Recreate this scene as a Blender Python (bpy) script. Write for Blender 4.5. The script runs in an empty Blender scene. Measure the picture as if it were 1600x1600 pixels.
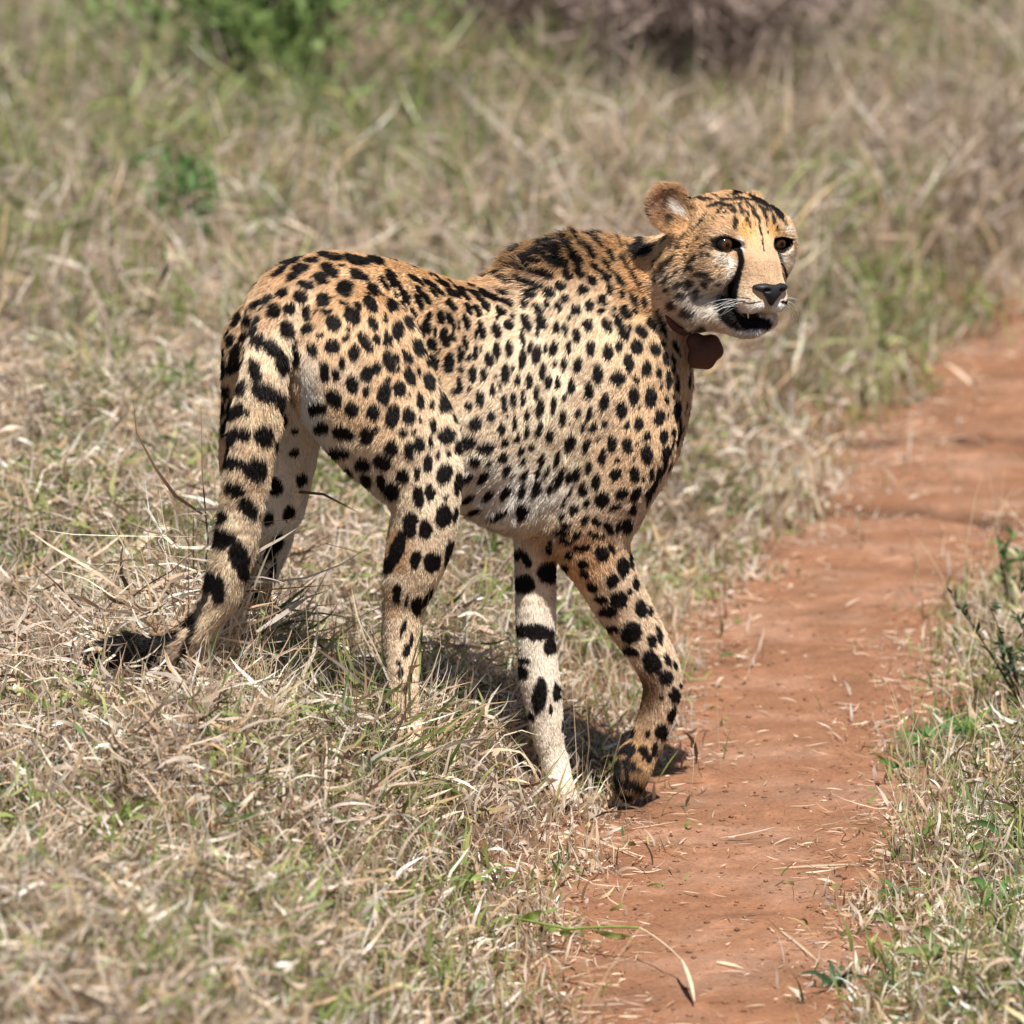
import bpy, math, random
import numpy as np
from mathutils import Vector, kdtree

# ------------------------------------------------------------------ camera, sky, sun
SC = bpy.context.scene
COL = SC.collection
PITCH = math.radians(12.0)
F_PX = 13800.0                      # focal length in pixels of the 1600 px photograph
CAM = np.array([0.0, -11.57, 2.90])
cam_d = bpy.data.cameras.new('camera')
cam = bpy.data.objects.new('camera', cam_d)
COL.objects.link(cam)
cam.location = CAM
cam.rotation_euler = (math.pi / 2 - PITCH, 0, 0)
cam_d.sensor_width = 36.0
cam_d.lens = 36.0 * F_PX / 1600.0
cam_d.clip_start = 0.1
cam_d.clip_end = 2000.0
cam_d.dof.use_dof = True
cam_d.dof.focus_distance = 11.78
cam_d.dof.aperture_fstop = 5.6
SC.camera = cam

SUN_DIR = np.array([0.17, -0.50, 1.0]); SUN_DIR /= np.linalg.norm(SUN_DIR)   # towards the sun
w = bpy.data.worlds.new("World"); SC.world = w; w.use_nodes = True
nt = w.node_tree; nt.nodes.clear()
sky = nt.nodes.new('ShaderNodeTexSky'); sky.sky_type = 'NISHITA'; sky.sun_disc = False
sky.sun_elevation = math.asin(SUN_DIR[2])
sky.sun_rotation = math.atan2(SUN_DIR[0], SUN_DIR[1])
bg = nt.nodes.new('ShaderNodeBackground'); bg.inputs[1].default_value = 0.05
ow = nt.nodes.new('ShaderNodeOutputWorld')
nt.links.new(sky.outputs[0], bg.inputs[0]); nt.links.new(bg.outputs[0], ow.inputs[0])
sl = bpy.data.lights.new('sun', 'SUN'); sl.energy = 5.0; sl.angle = math.radians(0.53); sl.color = (1.0, 0.965, 0.915)
so = bpy.data.objects.new('sun', sl); COL.objects.link(so)
so.rotation_euler = Vector(SUN_DIR).to_track_quat('Z', 'Y').to_euler()
SC.view_settings.view_transform = 'Standard'; SC.view_settings.look = 'None'
SC.view_settings.exposure = 0.62; SC.view_settings.gamma = 1.0
SC.view_settings.use_curve_mapping = False
SC.cycles.use_adaptive_sampling = True
SC.cycles.max_bounces = 6; SC.cycles.diffuse_bounces = 3; SC.cycles.transparent_max_bounces = 4

rng = np.random.default_rng(7)
CP, SP = math.cos(PITCH), math.sin(PITCH)
FW = np.array([0, CP, -SP]); UPV = np.array([0, SP, CP]); RT = np.array([1.0, 0, 0])

def at(px, py, y):
    """world point seen at a photo pixel, at world depth y"""
    d = FW + RT * (px - 800) / F_PX - UPV * (py - 800) / F_PX
    return CAM + d * (y - CAM[1]) / d[1]

def at_z(px, py, z=0.0):
    d = FW + RT * (px - 800) / F_PX - UPV * (py - 800) / F_PX
    return CAM + d * (z - CAM[2]) / d[2]

def to_px(P):
    Q = P - CAM
    dep = Q @ FW
    return 800 + F_PX * (Q @ RT) / dep, 800 - F_PX * (Q @ UPV) / dep, dep

def PXM(y):                                   # photo pixels per metre at depth y
    return F_PX / ((y - CAM[1]) * CP + 2.4 * SP)

def tag(o, label=None, cat=None, group=None, kind=None):
    if label: o['label'] = label
    if cat: o['category'] = cat
    if group: o['group'] = group
    if kind: o['kind'] = kind
    return o

def empty(name, loc=(0, 0, 0)):
    o = bpy.data.objects.new(name, None); o.location = loc; o.empty_display_size = 0.05
    COL.objects.link(o); return o

def mesh_obj(name, V, Fq, mat, parent=None, col=None, smooth=True, uv=None):
    """V (n,3); Fq (m,3|4) int array"""
    me = bpy.data.meshes.new(name)
    V = np.asarray(V, np.float32); Fq = np.asarray(Fq, np.int32)
    k = Fq.shape[1]
    me.vertices.add(len(V)); me.vertices.foreach_set('co', V.ravel())
    me.loops.add(Fq.size); me.loops.foreach_set('vertex_index', Fq.ravel())
    me.polygons.add(len(Fq)); me.polygons.foreach_set('loop_start', np.arange(0, Fq.size, k, dtype=np.int32))
    me.update(calc_edges=True)
    if smooth:
        me.polygons.foreach_set('use_smooth', np.ones(len(Fq), bool))
    if col is not None:
        a = me.color_attributes.new('col', 'FLOAT_COLOR', 'POINT')
        c = np.ones((len(V), 4), np.float32); c[:, :3] = col
        a.data.foreach_set('color', c.ravel())
    if mat: me.materials.append(mat)
    o = bpy.data.objects.new(name, me); COL.objects.link(o)
    if parent: o.parent = parent
    return o

# ------------------------------------------------------------------ noise (numpy)
_perm = rng.integers(0, 2 ** 31, 4096)
def vnoise(x, y, z=0.0, seed=0):
    x = np.asarray(x, np.float64); y = np.asarray(y, np.float64); z = np.asarray(z, np.float64) + np.zeros_like(x)
    xi = np.floor(x).astype(np.int64); yi = np.floor(y).astype(np.int64); zi = np.floor(z).astype(np.int64)
    xf = x - xi; yf = y - yi; zf = z - zi
    xf = xf * xf * (3 - 2 * xf); yf = yf * yf * (3 - 2 * yf); zf = zf * zf * (3 - 2 * zf)
    def h(a, b, c):
        n = (a * 73856093) ^ (b * 19349663) ^ (c * 83492791) ^ (seed * 2654435761)
        return (_perm[(n & 4095)] ^ _perm[((n >> 12) & 4095)]) % 10007 / 10007.0
    r = 0
    for dx in (0, 1):
        for dy in (0, 1):
            for dz in (0, 1):
                wgt = (xf if dx else 1 - xf) * (yf if dy else 1 - yf) * (zf if dz else 1 - zf)
                r = r + wgt * h(xi + dx, yi + dy, zi + dz)
    return r
def fbm(x, y, z=0.0, seed=0, oct=3):
    r = 0; a = 0.5; s = 1.0; t = 0
    for o in range(oct):
        r = r + a * vnoise(np.asarray(x) * s, np.asarray(y) * s, np.asarray(z) * s, seed + o); t += a
        a *= 0.5; s *= 2.1
    return r / t
def sstep(a, b, x):
    t = np.clip((x - a) / (b - a), 0, 1); return t * t * (3 - 2 * t)

# ------------------------------------------------------------------ materials
def new_mat(name):
    m = bpy.data.materials.new(name); m.use_nodes = True
    t = m.node_tree; t.nodes.clear()
    return m, t, t.nodes.new('ShaderNodeOutputMaterial')

def mat_attr(name, rough=0.7, transl=0.0, spec=0.3, bump=None, var=0.0, sheen=0.0):
    m, t, out = new_mat(name)
    at_ = t.nodes.new('ShaderNodeAttribute'); at_.attribute_name = 'col'
    colout = at_.outputs['Color']
    if var:
        tc = t.nodes.new('ShaderNodeTexCoord')
        n = t.nodes.new('ShaderNodeTexNoise'); n.inputs['Scale'].default_value = 260; n.inputs['Detail'].default_value = 3
        t.links.new(tc.outputs['Object'], n.inputs['Vector'])
        mr = t.nodes.new('ShaderNodeMapRange'); mr.inputs[3].default_value = 1 - var; mr.inputs[4].default_value = 1 + var
        t.links.new(n.outputs[0], mr.inputs[0])
        mx = t.nodes.new('ShaderNodeMix'); mx.data_type = 'RGBA'; mx.blend_type = 'MULTIPLY'; mx.inputs[0].default_value = 1
        t.links.new(colout, mx.inputs[6]); t.links.new(mr.outputs[0], mx.inputs[7]); colout = mx.outputs[2]
    b = t.nodes.new('ShaderNodeBsdfPrincipled')
    b.inputs['Roughness'].default_value = rough; b.inputs['Specular IOR Level'].default_value = spec
    t.links.new(colout, b.inputs['Base Color'])
    sh = b.outputs[0]
    if transl:
        tr = t.nodes.new('ShaderNodeBsdfTranslucent'); t.links.new(colout, tr.inputs[0])
        mx = t.nodes.new('ShaderNodeMixShader'); mx.inputs[0].default_value = transl
        t.links.new(sh, mx.inputs[1]); t.links.new(tr.outputs[0], mx.inputs[2]); sh = mx.outputs[0]
    t.links.new(sh, out.inputs[0])
    return m

def mat_plain(name, color, rough=0.5, spec=0.5, noise=0.0, nscale=80, bump=0.0, coat=0.0):
    m, t, out = new_mat(name)
    b = t.nodes.new('ShaderNodeBsdfPrincipled')
    b.inputs['Base Color'].default_value = (*color, 1); b.inputs['Roughness'].default_value = rough
    b.inputs['Specular IOR Level'].default_value = spec; b.inputs['Coat Weight'].default_value = coat
    b.inputs['Coat Roughness'].default_value = 0.05
    if noise or bump:
        tc = t.nodes.new('ShaderNodeTexCoord')
        n = t.nodes.new('ShaderNodeTexNoise'); n.inputs['Scale'].default_value = nscale; n.inputs['Detail'].default_value = 4
        t.links.new(tc.outputs['Object'], n.inputs['Vector'])
        if noise:
            mr = t.nodes.new('ShaderNodeMapRange'); mr.inputs[3].default_value = 1 - noise; mr.inputs[4].default_value = 1 + noise
            t.links.new(n.outputs[0], mr.inputs[0])
            mx = t.nodes.new('ShaderNodeMix'); mx.data_type = 'RGBA'; mx.blend_type = 'MULTIPLY'; mx.inputs[0].default_value = 1
            mx.inputs[6].default_value = (*color, 1); t.links.new(mr.outputs[0], mx.inputs[7]); t.links.new(mx.outputs[2], b.inputs['Base Color'])
        if bump:
            bp = t.nodes.new('ShaderNodeBump'); bp.inputs['Strength'].default_value = bump; bp.inputs['Distance'].default_value = 0.001
            t.links.new(n.outputs[0], bp.inputs['Height']); t.links.new(bp.outputs[0], b.inputs['Normal'])
    t.links.new(b.outputs[0], out.inputs[0])
    return m
# ------------------------------------------------------------------ terrain
_edge = [(1660, 880, 1290), (1590, 900, 1300), (1500, 885, 1335), (1400, 915, 1340), (1320, 965, 1350), (1250, 1020, 1390), (1150, 1060, 1400),
         (1050, 1085, 1420), (950, 1120, 1470), (900, 1155, 1515), (860, 1205, 1560), (800, 1285, 1650), (750, 1315, 1730),
         (700, 1345, 1780), (650, 1395, 1840), (600, 1445, 1900), (550, 1500, 1980), (500, 1575, 2090), (450, 1680, 2230), (400, 1800, 2400)]
_el = np.array([at_z(a, r) for r, a, b in _edge]); _er = np.array([at_z(b, r) for r, a, b in _edge])
_ye = _el[:, 1]
def path_edges(y):
    l = np.interp(y, _ye, _el[:, 0]); r = np.interp(y, _ye, _er[:, 0])
    # beyond the table the path runs on at the slope of its last stretch
    s = (_el[-1, 0] - _el[-4, 0]) / (_ye[-1] - _ye[-4])
    ex = np.maximum(y - _ye[-1], 0) * s * 0.6
    ex = ex + np.minimum(y - _ye[0], 0) * 0.12
    return l + ex, r + ex
def path_in(x, y):
    """signed distance into the path (m, + inside) with a ragged edge"""
    l, r = path_edges(y)
    rag = (fbm(x * 9, y * 5, 0, 3) - 0.5) * 0.14 + (fbm(x * 35, y * 20, 0, 9) - 0.5) * 0.05
    return np.minimum(x - l - .02 - .03 * sstep(.5, 3, y), r - x - .005) + rag
def height(x, y):
    l, r = path_edges(y)
    dl = l - x; dr = x - r
    z = 0.15 * sstep(0.05, 0.34, dl) + 0.035 * sstep(0.0, 0.25, dr)
    off = sstep(0.0, 0.2, np.maximum(dl, dr))
    z = z + .042 * sstep(-.20, -.44, x) * (y < 40)
    z = z + (fbm(x * 2.1, y * 2.1, 0, 21) - 0.5) * 0.10 * off * sstep(0.05, 0.5, np.maximum(dl, dr))
    z = z + (fbm(x * 14, y * 14, 0, 22) - 0.5) * 0.02 * off
    ins = 1 - off
    z = z + ins * ((fbm(x * 5, y * 9, 0, 23) - 0.5) * 0.012 + (fbm(x * 30, y * 40, 0, 24) - 0.5) * 0.006
                   + (fbm(x * 90, y * 90, 0, 25) - 0.5) * 0.0028)
    # worn steps across the path
    for (sy, h, wd) in ((_ystep(812), 0.010, 0.05), (_ystep(690), 0.008, 0.05)):
        wob = (fbm(x * 3.5, y * 0 + sy, 0, 31) - 0.5) * 0.22 + (fbm(x * 25, y * 0 + sy, 0, 33) - .5) * .05
        dd = y - sy - wob; amp = ins * sstep(.25, .6, fbm(x * 6, y * 0 + sy * 3, 0, 34))
        z = z + ins * h * .55 * sstep(-.02, .05, dd) * np.exp(-np.maximum(dd, 0) / 0.5) - amp * .030 * np.exp(-(dd / .024) ** 2)
    # gentle rise of the veld far behind
    z = z + 0.02 * np.maximum(y - 9, 0) * sstep(9, 30, y)
    return z
def _ystep(py): return at_z(1400, py)[1]

def axis(lo, hi, step, reach, g=1.35):
    a = list(np.arange(lo, hi + step / 2, step)); s = step
    b = [a[0]]; 
    while b[-1] > -reach: s *= g; b.append(b[-1] - s)
    s = step; c = [a[-1]]
    while c[-1] < reach: s *= g; c.append(c[-1] + s)
    return np.array(b[:0:-1] + a + c[1:])
gx = axis(-1.5, 2.1, 0.014, 400); gy = axis(-2.0, 8.5, 0.0165, 600)
GX, GY = np.meshgrid(gx, gy)
GZ = height(GX, GY)
nxg, nyg = len(gx), len(gy)
GV = np.stack([GX.ravel(), GY.ravel(), GZ.ravel()], 1)
ii, jj = np.meshgrid(np.arange(nxg - 1), np.arange(nyg - 1))
q = (jj * nxg + ii).ravel()
GQ = np.stack([q, q + 1, q + nxg + 1, q + nxg], 1)
cxq = GV[GQ].mean(1)
inside = (path_in(cxq[:, 0], cxq[:, 1]) > 0) & (cxq[:, 1] < 60)

def soil_color(x, y):
    n1 = fbm(x * 3.0, y * 3.0, 0, 41)[:, None]; n2 = fbm(x * 22, y * 22, 0, 42)[:, None]; n3 = fbm(x * 8, y * 16, 0, 43)[:, None]
    a = np.array([0.275, 0.142, 0.082]); b = np.array([0.225, 0.102, 0.053]); c = np.array([0.34, 0.20, 0.135])
    col = a * (1 - n1) + b * n1
    col = col * (1 - 0.5 * sstep(0.45, 0.8, n3)) + c * 0.5 * sstep(0.45, 0.8, n3)
    n4 = fbm(x * 6, y * 18, 0, 46)[:, None]; n5 = fbm(x * 60, y * 60, 0, 47, 2)[:, None]
    col = col * (1 - .20 * sstep(.5, .8, n4)) * (1 + .25 * sstep(.60, .78, n5))
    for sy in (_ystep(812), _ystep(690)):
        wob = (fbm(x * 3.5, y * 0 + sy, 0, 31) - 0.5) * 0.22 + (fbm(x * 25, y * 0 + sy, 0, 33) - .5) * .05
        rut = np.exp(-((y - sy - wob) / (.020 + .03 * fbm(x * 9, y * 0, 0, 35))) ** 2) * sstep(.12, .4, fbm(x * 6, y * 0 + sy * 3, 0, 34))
        col = col * (1 - .85 * rut[:, None])          # soil colour darker along the ruts
    return col * (0.80 + 0.40 * n2)
soil_m, t, out = new_mat('soil')
a_ = t.nodes.new('ShaderNodeAttribute'); a_.attribute_name = 'col'
tc = t.nodes.new('ShaderNodeTexCoord')
n1 = t.nodes.new('ShaderNodeTexNoise'); n1.inputs['Scale'].default_value = 160; n1.inputs['Detail'].default_value = 6; n1.inputs['Roughness'].default_value = 0.7
n2 = t.nodes.new('ShaderNodeTexNoise'); n2.inputs['Scale'].default_value = 35; n2.inputs['Detail'].default_value = 5
vo = t.nodes.new('ShaderNodeTexVoronoi'); vo.inputs['Scale'].default_value = 130
for n in (n1, n2, vo): t.links.new(tc.outputs['Object'], n.inputs['Vector'])
mr = t.nodes.new('ShaderNodeMapRange'); mr.inputs[1].default_value = 0.25; mr.inputs[2].default_value = 0.75; mr.inputs[3].default_value = 0.62; mr.inputs[4].default_value = 1.32
t.links.new(n1.outputs[0], mr.inputs[0])
mx = t.nodes.new('ShaderNodeMix'); mx.data_type = 'RGBA'; mx.blend_type = 'MULTIPLY'; mx.inputs[0].default_value = 1
t.links.new(a_.outputs[0], mx.inputs[6]); t.links.new(mr.outputs[0], mx.inputs[7])
bp = t.nodes.new('ShaderNodeBump'); bp.inputs['Strength'].default_value = 0.55; bp.inputs['Distance'].default_value = 0.004
ad = t.nodes.new('ShaderNodeMath'); ad.operation = 'ADD'; t.links.new(n1.outputs[0], ad.inputs[0]); t.links.new(n2.outputs[0], ad.inputs[1])
t.links.new(ad.outputs[0], bp.inputs['Height'])
b_ = t.nodes.new('ShaderNodeBsdfPrincipled'); b_.inputs['Roughness'].default_value = 0.95; b_.inputs['Specular IOR Level'].default_value = 0.1
t.links.new(mx.outputs[2], b_.inputs['Base Color']); t.links.new(bp.outputs[0], b_.inputs['Normal']); t.links.new(b_.outputs[0], out.inputs[0])

pi = path_in(GV[:, 0], GV[:, 1])
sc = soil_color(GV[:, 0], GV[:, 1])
thatch = np.array([0.10, 0.068, 0.042]) * (0.7 + 0.6 * fbm(GV[:, 0] * 25, GV[:, 1] * 25, 0, 44)[:, None])  # thatch brown, darkened further to paint in shade between the blades
mixw = sstep(0.02, 0.20, -pi + (fbm(GV[:, 0] * 12, GV[:, 1] * 12, 0, 45) - 0.5) * 0.2)[:, None]
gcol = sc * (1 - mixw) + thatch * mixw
def sub(name, sel):
    Q = GQ[sel]; u, inv = np.unique(Q, return_inverse=True)
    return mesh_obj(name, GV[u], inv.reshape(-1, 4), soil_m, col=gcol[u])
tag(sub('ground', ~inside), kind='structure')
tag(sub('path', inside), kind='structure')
# ------------------------------------------------------------------ signed-distance modelling
def unit(v): v = np.asarray(v, float); return v / np.linalg.norm(v)
class Body:
    def __init__(self): self.p = []
    def cone(self, A, B, ra, rb, k=0.02, col=None, flow=None, ln=0.009, n=None, s=1.0, op='u'):
        A = np.asarray(A, float); B = np.asarray(B, float)
        ab = B - A
        fl = unit(ab) if flow is None and np.linalg.norm(ab) > 1e-6 else (unit(flow) if flow is not None else np.zeros(3))
        r = max(ra, rb)
        lo = np.minimum(A - ra, B - rb); hi = np.maximum(A + ra, B + rb)
        self.p.append(dict(t='c', A=A, B=B, ra=ra, rb=rb, k=k, col=col, flow=fl, ln=ln, n=None if n is None else unit(n), s=s, op=op, lo=lo, hi=hi))
    def chain(self, P, R, k=0.02, col=None, flow=None, ln=0.009, n=None, s=1.0, sub=4):
        P = np.array(P, float); R = np.array(R, float)
        X = np.concatenate([P, R[:, None]], 1); X = np.concatenate([2 * X[:1] - X[1:2], X, 2 * X[-1:] - X[-2:-1]])
        out = []
        for i in range(1, len(X) - 2):
            for j in range(sub):
                u = j / sub; a, b, c, d = X[i - 1:i + 3]
                out.append(0.5 * (2 * b + (c - a) * u + (2 * a - 5 * b + 4 * c - d) * u * u + (3 * b - a - 3 * c + d) * u ** 3))
        out.append(X[-2]); out = np.array(out)
        segs = []
        for a, b in zip(out[:-1], out[1:]):
            q = dict(t='c', A=a[:3], B=b[:3], ra=a[3], rb=b[3], n=None if n is None else unit(n), s=s)
            q['lo'] = np.minimum(q['A'] - q['ra'], q['B'] - q['rb']); q['hi'] = np.maximum(q['A'] + q['ra'], q['B'] + q['rb'])
            q['flow'] = unit(b[:3] - a[:3]) if flow is None else unit(flow)
            segs.append(q)
        for i in range(0, len(segs), sub):            # one primitive per original bone, evaluated as a hard union of its pieces
            g = segs[i:i + sub]
            self.p.append(dict(t='g', g=g, k=k, col=col, flow=unit(sum(q['flow'] for q in g)), ln=ln, op='u', chain=id(segs), last=(i + sub >= len(segs)),
                               lo=np.min([q['lo'] for q in g], 0), hi=np.max([q['hi'] for q in g], 0)))
        return segs
    def ell(self, c, R, rad, k=0.02, col=None, flow=(0, 0, 0), ln=0.009, op='u'):
        """R rows = local axes in world"""
        c = np.asarray(c, float); rad = np.asarray(rad, float); R = np.asarray(R, float)
        e = np.sqrt(((R.T * rad) ** 2).sum(1))
        self.p.append(dict(t='e', c=c, R=R, rad=rad, k=k, col=col, flow=np.asarray(flow, float), ln=ln, op=op, lo=c - e, hi=c + e))
    def d(self, q, P):
        if q['t'] == 'g':
            r = self.d(q['g'][0], P)
            for g in q['g'][1:]: r = self.smin(r, self.d(g, P), 0.0025)
            return r
        if q['t'] == 'c':
            p = P - q['A']; ab = q['B'] - q['A']
            if q['n'] is not None:
                n = q['n']; f = 1 / q['s'] - 1
                p = p + (p @ n)[..., None] * f * n; ab = ab + (ab @ n) * f * n
            L = ab @ ab
            tt = np.clip((p @ ab) / L, 0, 1) if L > 1e-12 else np.zeros(p.shape[:-1])
            dd = np.sqrt(((p - tt[..., None] * ab) ** 2).sum(-1)) - (q['ra'] + (q['rb'] - q['ra']) * tt)
            return dd * (q['s'] ** 0.5)
        p = (P - q['c']) @ q['R'].T
        k0 = np.sqrt(((p / q['rad']) ** 2).sum(-1)); k1 = np.sqrt(((p / q['rad'] ** 2) ** 2).sum(-1)) + 1e-9
        return k0 * (k0 - 1) / k1
    def smin(self, a, b, k):
        h = np.maximum(k - np.abs(a - b), 0); return np.minimum(a, b) - h * h / (4 * k)
    def comb(self, D, d, q):
        k = q['k']
        if q['op'] == 'u':
            h = np.maximum(k - np.abs(D - d), 0); return np.minimum(D, d) - h * h / (4 * k)
        h = np.maximum(k - np.abs(D + d), 0); return np.maximum(D, -d) + h * h / (4 * k)
    def points(self, P, attrs=False):
        P = np.asarray(P, np.float32)
        D = np.full(len(P), 0.5, np.float32)
        if attrs:
            W = np.zeros(len(P)); C = np.zeros((len(P), 3)); FL = np.zeros((len(P), 3)); LN = np.zeros(len(P))
        CH = None; cid = None
        for q in self.p:
            if q.get('chain') != cid:
                if cid is not None:
                    s = np.nonzero(CH < 0.4)[0]; D[s] = self.comb(D[s], CH[s], cq)
                cid = q.get('chain'); cq = q
                if cid is not None: CH = np.full(len(P), 0.5, np.float32)
            m = q['k'] + 0.012
            s = np.nonzero(((P > q['lo'] - m) & (P < q['hi'] + m)).all(1))[0]
            if len(s) == 0: continue
            d = self.d(q, P[s].astype(np.float64))
            if cid is not None: CH[s] = self.smin(CH[s], d, 0.0025)
            else: D[s] = self.comb(D[s], d, q)
            if attrs and q['op'] == 'u':
                wt = np.exp(np.clip(-d / 0.009, -20, 6))
                W[s] += wt; FL[s] += wt[:, None] * q['flow']; LN[s] += wt * q['ln']
                C[s] += wt[:, None] * np.asarray(q['col'] if q['col'] is not None else (0.5, 0.3, 0.15))
        if cid is not None:
            s = np.nonzero(CH < 0.4)[0]; D[s] = self.comb(D[s], CH[s], cq)
        if attrs:
            W = np.maximum(W, 1e-9)
            return D, C / W[:, None], FL, LN / W
        return D
    def mesh(self, vox, off=0.0, sub=0, its=3):
        us = [q for q in self.p if q['op'] == 'u']
        lo = np.min([q['lo'] for q in us], 0) - 4 * vox; hi = np.max([q['hi'] for q in us], 0) + 4 * vox
        n = np.ceil((hi - lo) / vox).astype(int) + 1
        D = np.full(n, 0.5, np.float32)
        groups = []
        for q in self.p:
            if q.get('chain') is not None and groups and groups[-1][0].get('chain') == q['chain']: groups[-1].append(q)
            else: groups.append([q])
        for G in groups:
            q = G[0]; glo = np.min([g['lo'] for g in G], 0); ghi = np.max([g['hi'] for g in G], 0)
            m = q['k'] + 3 * vox
            a = np.clip(np.floor((glo - m - lo) / vox).astype(int), 0, n); b = np.clip(np.ceil((ghi + m - lo) / vox).astype(int) + 1, 0, n)
            if (b <= a).any(): continue
            X = np.stack(np.meshgrid(*[np.arange(a[i], b[i], dtype=np.float32) * np.float32(vox) + np.float32(lo[i]) for i in range(3)], indexing='ij'), -1)
            sl_ = tuple(slice(a[i], b[i]) for i in range(3))
            if len(G) == 1: dd = self.d(q, X).astype(np.float32)
            else:
                dd = np.full(X.shape[:3], 0.5, np.float32)
                for g in G:
                    a2 = np.clip(np.floor((g['lo'] - m - lo) / vox).astype(int) - a, 0, b - a); b2 = np.clip(np.ceil((g['hi'] + m - lo) / vox).astype(int) + 1 - a, 0, b - a)
                    s2 = tuple(slice(a2[i], b2[i]) for i in range(3))
                    dd[s2] = self.smin(dd[s2], self.d(g, X[s2]).astype(np.float32), 0.0025)
            D[sl_] = self.comb(D[sl_], dd, q)
        D -= off
        V, Q = surface_nets(D, lo, vox)
        for s in range(sub + 1):
            if s: V, Q = subdivide(V, Q)
            for _ in range(its):
                N = vnormals(V, Q)
                d = self.points(V) - off
                V = V - N * np.clip(d * 0.8, -vox * .8, vox * .8)[:, None]
        return V, Q

def surface_nets(D, lo, vox):
    S = D < 0
    c = np.zeros(np.array(D.shape) - 1, np.int8)
    for dx in (0, 1):
        for dy in (0, 1):
            for dz in (0, 1):
                c += S[dx:S.shape[0] - 1 + dx, dy:S.shape[1] - 1 + dy, dz:S.shape[2] - 1 + dz]
    cells = np.argwhere((c > 0) & (c < 8))
    idx = -np.ones(c.shape, np.int32); idx[tuple(cells.T)] = np.arange(len(cells))
    acc = np.zeros((len(cells), 3)); cnt = np.zeros(len(cells))
    cor = [(i, j, k) for i in (0, 1) for j in (0, 1) for k in (0, 1)]
    val = {o: D[cells[:, 0] + o[0], cells[:, 1] + o[1], cells[:, 2] + o[2]] for o in cor}
    for a in cor:
        for ax in range(3):
            if a[ax]: continue
            b = list(a); b[ax] = 1; b = tuple(b)
            va, vb = val[a], val[b]; m = (va < 0) != (vb < 0)
            t_ = np.where(m, va / np.where(m, va - vb, 1), 0)
            p = np.tile(np.array(a, float), (len(cells), 1)); p[:, ax] += t_
            acc += p * m[:, None]; cnt += m
    V = (cells + acc / cnt[:, None]) * vox + lo
    quads = []
    for ax in range(3):
        u, v = (ax + 1) % 3, (ax + 2) % 3
        s0 = [slice(None)] * 3; s1 = [slice(None)] * 3; s0[ax] = slice(0, -1); s1[ax] = slice(1, None)
        A = S[tuple(s0)]; B = S[tuple(s1)]
        for flip, M in ((0, A & ~B), (1, ~A & B)):
            e = np.argwhere(M)
            e = e[(e[:, u] > 0) & (e[:, v] > 0)]
            o = np.zeros(3, int)
            def g(du, dv):
                r = e.copy(); r[:, u] -= du; r[:, v] -= dv; return idx[tuple(r.T)]
            qd = np.stack([g(1, 1), g(0, 1), g(0, 0), g(1, 0)], 1)
            quads.append(qd[:, ::-1] if flip else qd)
    Q = np.concatenate(quads)
    return V, Q[(Q >= 0).all(1)]

def subdivide(V, Q):
    n = len(V); E = np.concatenate([Q[:, [i, (i + 1) % 4]] for i in range(4)])
    Es = np.sort(E, 1); key = Es[:, 0].astype(np.int64) * n + Es[:, 1]
    u, inv = np.unique(key, return_inverse=True)
    em = (V[u // n] + V[u % n]) / 2; fm = V[Q].mean(1)
    m = len(Q); ei = inv.reshape(4, m) + n; fi = np.arange(m) + n + len(u)
    NQ = [np.stack([Q[:, i], ei[i], fi, ei[(i + 3) % 4]], 1) for i in range(4)]
    return np.concatenate([V, em, fm]), np.concatenate(NQ)

def vnormals(V, Q):
    fn = np.cross(V[Q[:, 2]] - V[Q[:, 0]], V[Q[:, 3]] - V[Q[:, 1]])
    N = np.zeros_like(V)
    for i in range(4):
        for a in range(3): N[:, a] += np.bincount(Q[:, i], fn[:, a], len(V))
    return N / (np.linalg.norm(N, axis=1)[:, None] + 1e-12)
VOX = 0.003; N_HAIR = 360000
# ------------------------------------------------------------------ the cheetah
TAN = (0.70, 0.485, 0.295); ORG = (0.56, 0.35, 0.18); PALE = (0.76, 0.585, 0.41); CREAM = (0.78, 0.63, 0.47); WHITE = (0.80, 0.71, 0.60)
HEAD_DIR = unit((0.92, 0.36, 0)); LAT = unit((0.36, -0.92, 0))      # animal's heading, animal's right
B = Body()
def J(px, py, y, r): return at(px, py, y), r / PXM(y)
def limb(js, k=0.018, col=TAN, ln=0.007, n=None, s=1.0, flow=None):
    P = [J(*j) for j in js]
    return B.chain([p[0] for p in P], [p[1] for p in P], k=k, col=col, ln=ln, n=n, s=s, flow=flow)
def blob(px, py, y, r, s=0.66, k=0.035, col=TAN, flow=(-0.85, -0.3, -0.35), ln=0.009, n=LAT):
    a, ra = J(px, py, y, r); B.cone(a, a, ra, ra, k=k, col=col, flow=flow, ln=ln, n=n, s=s)
# trunk
TF = (-0.80, -0.30, -0.42)
blob(478, 502, -.06, 102, .80, col=TAN, flow=(-0.75, -.3, -.5))
blob(560, 520, -.05, 118, .74)
blob(630, 560, -.02, 126, .66)
blob(715, 600, .03, 150, .62, col=PALE, flow=(-.55, -.2, -.75))
blob(805, 622, .07, 166, .62, col=PALE, flow=(-.45, -.2, -.85))
blob(885, 604, .11, 182, .62, col=PALE, flow=(-.45, -.2, -.85))
limb([(700, 650, .03, 105), (800, 748, .06, 84), (860, 752, .09, 80)], k=.05, col=CREAM, ln=.014, n=LAT, s=.62, flow=(-.35, -.1, -.9))
limb([(600, 640, -.02, 90), (690, 660, .0, 100)], k=.05, col=CREAM, ln=.012, n=LAT, s=.7, flow=(-.5, -.1, -.85))
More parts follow.
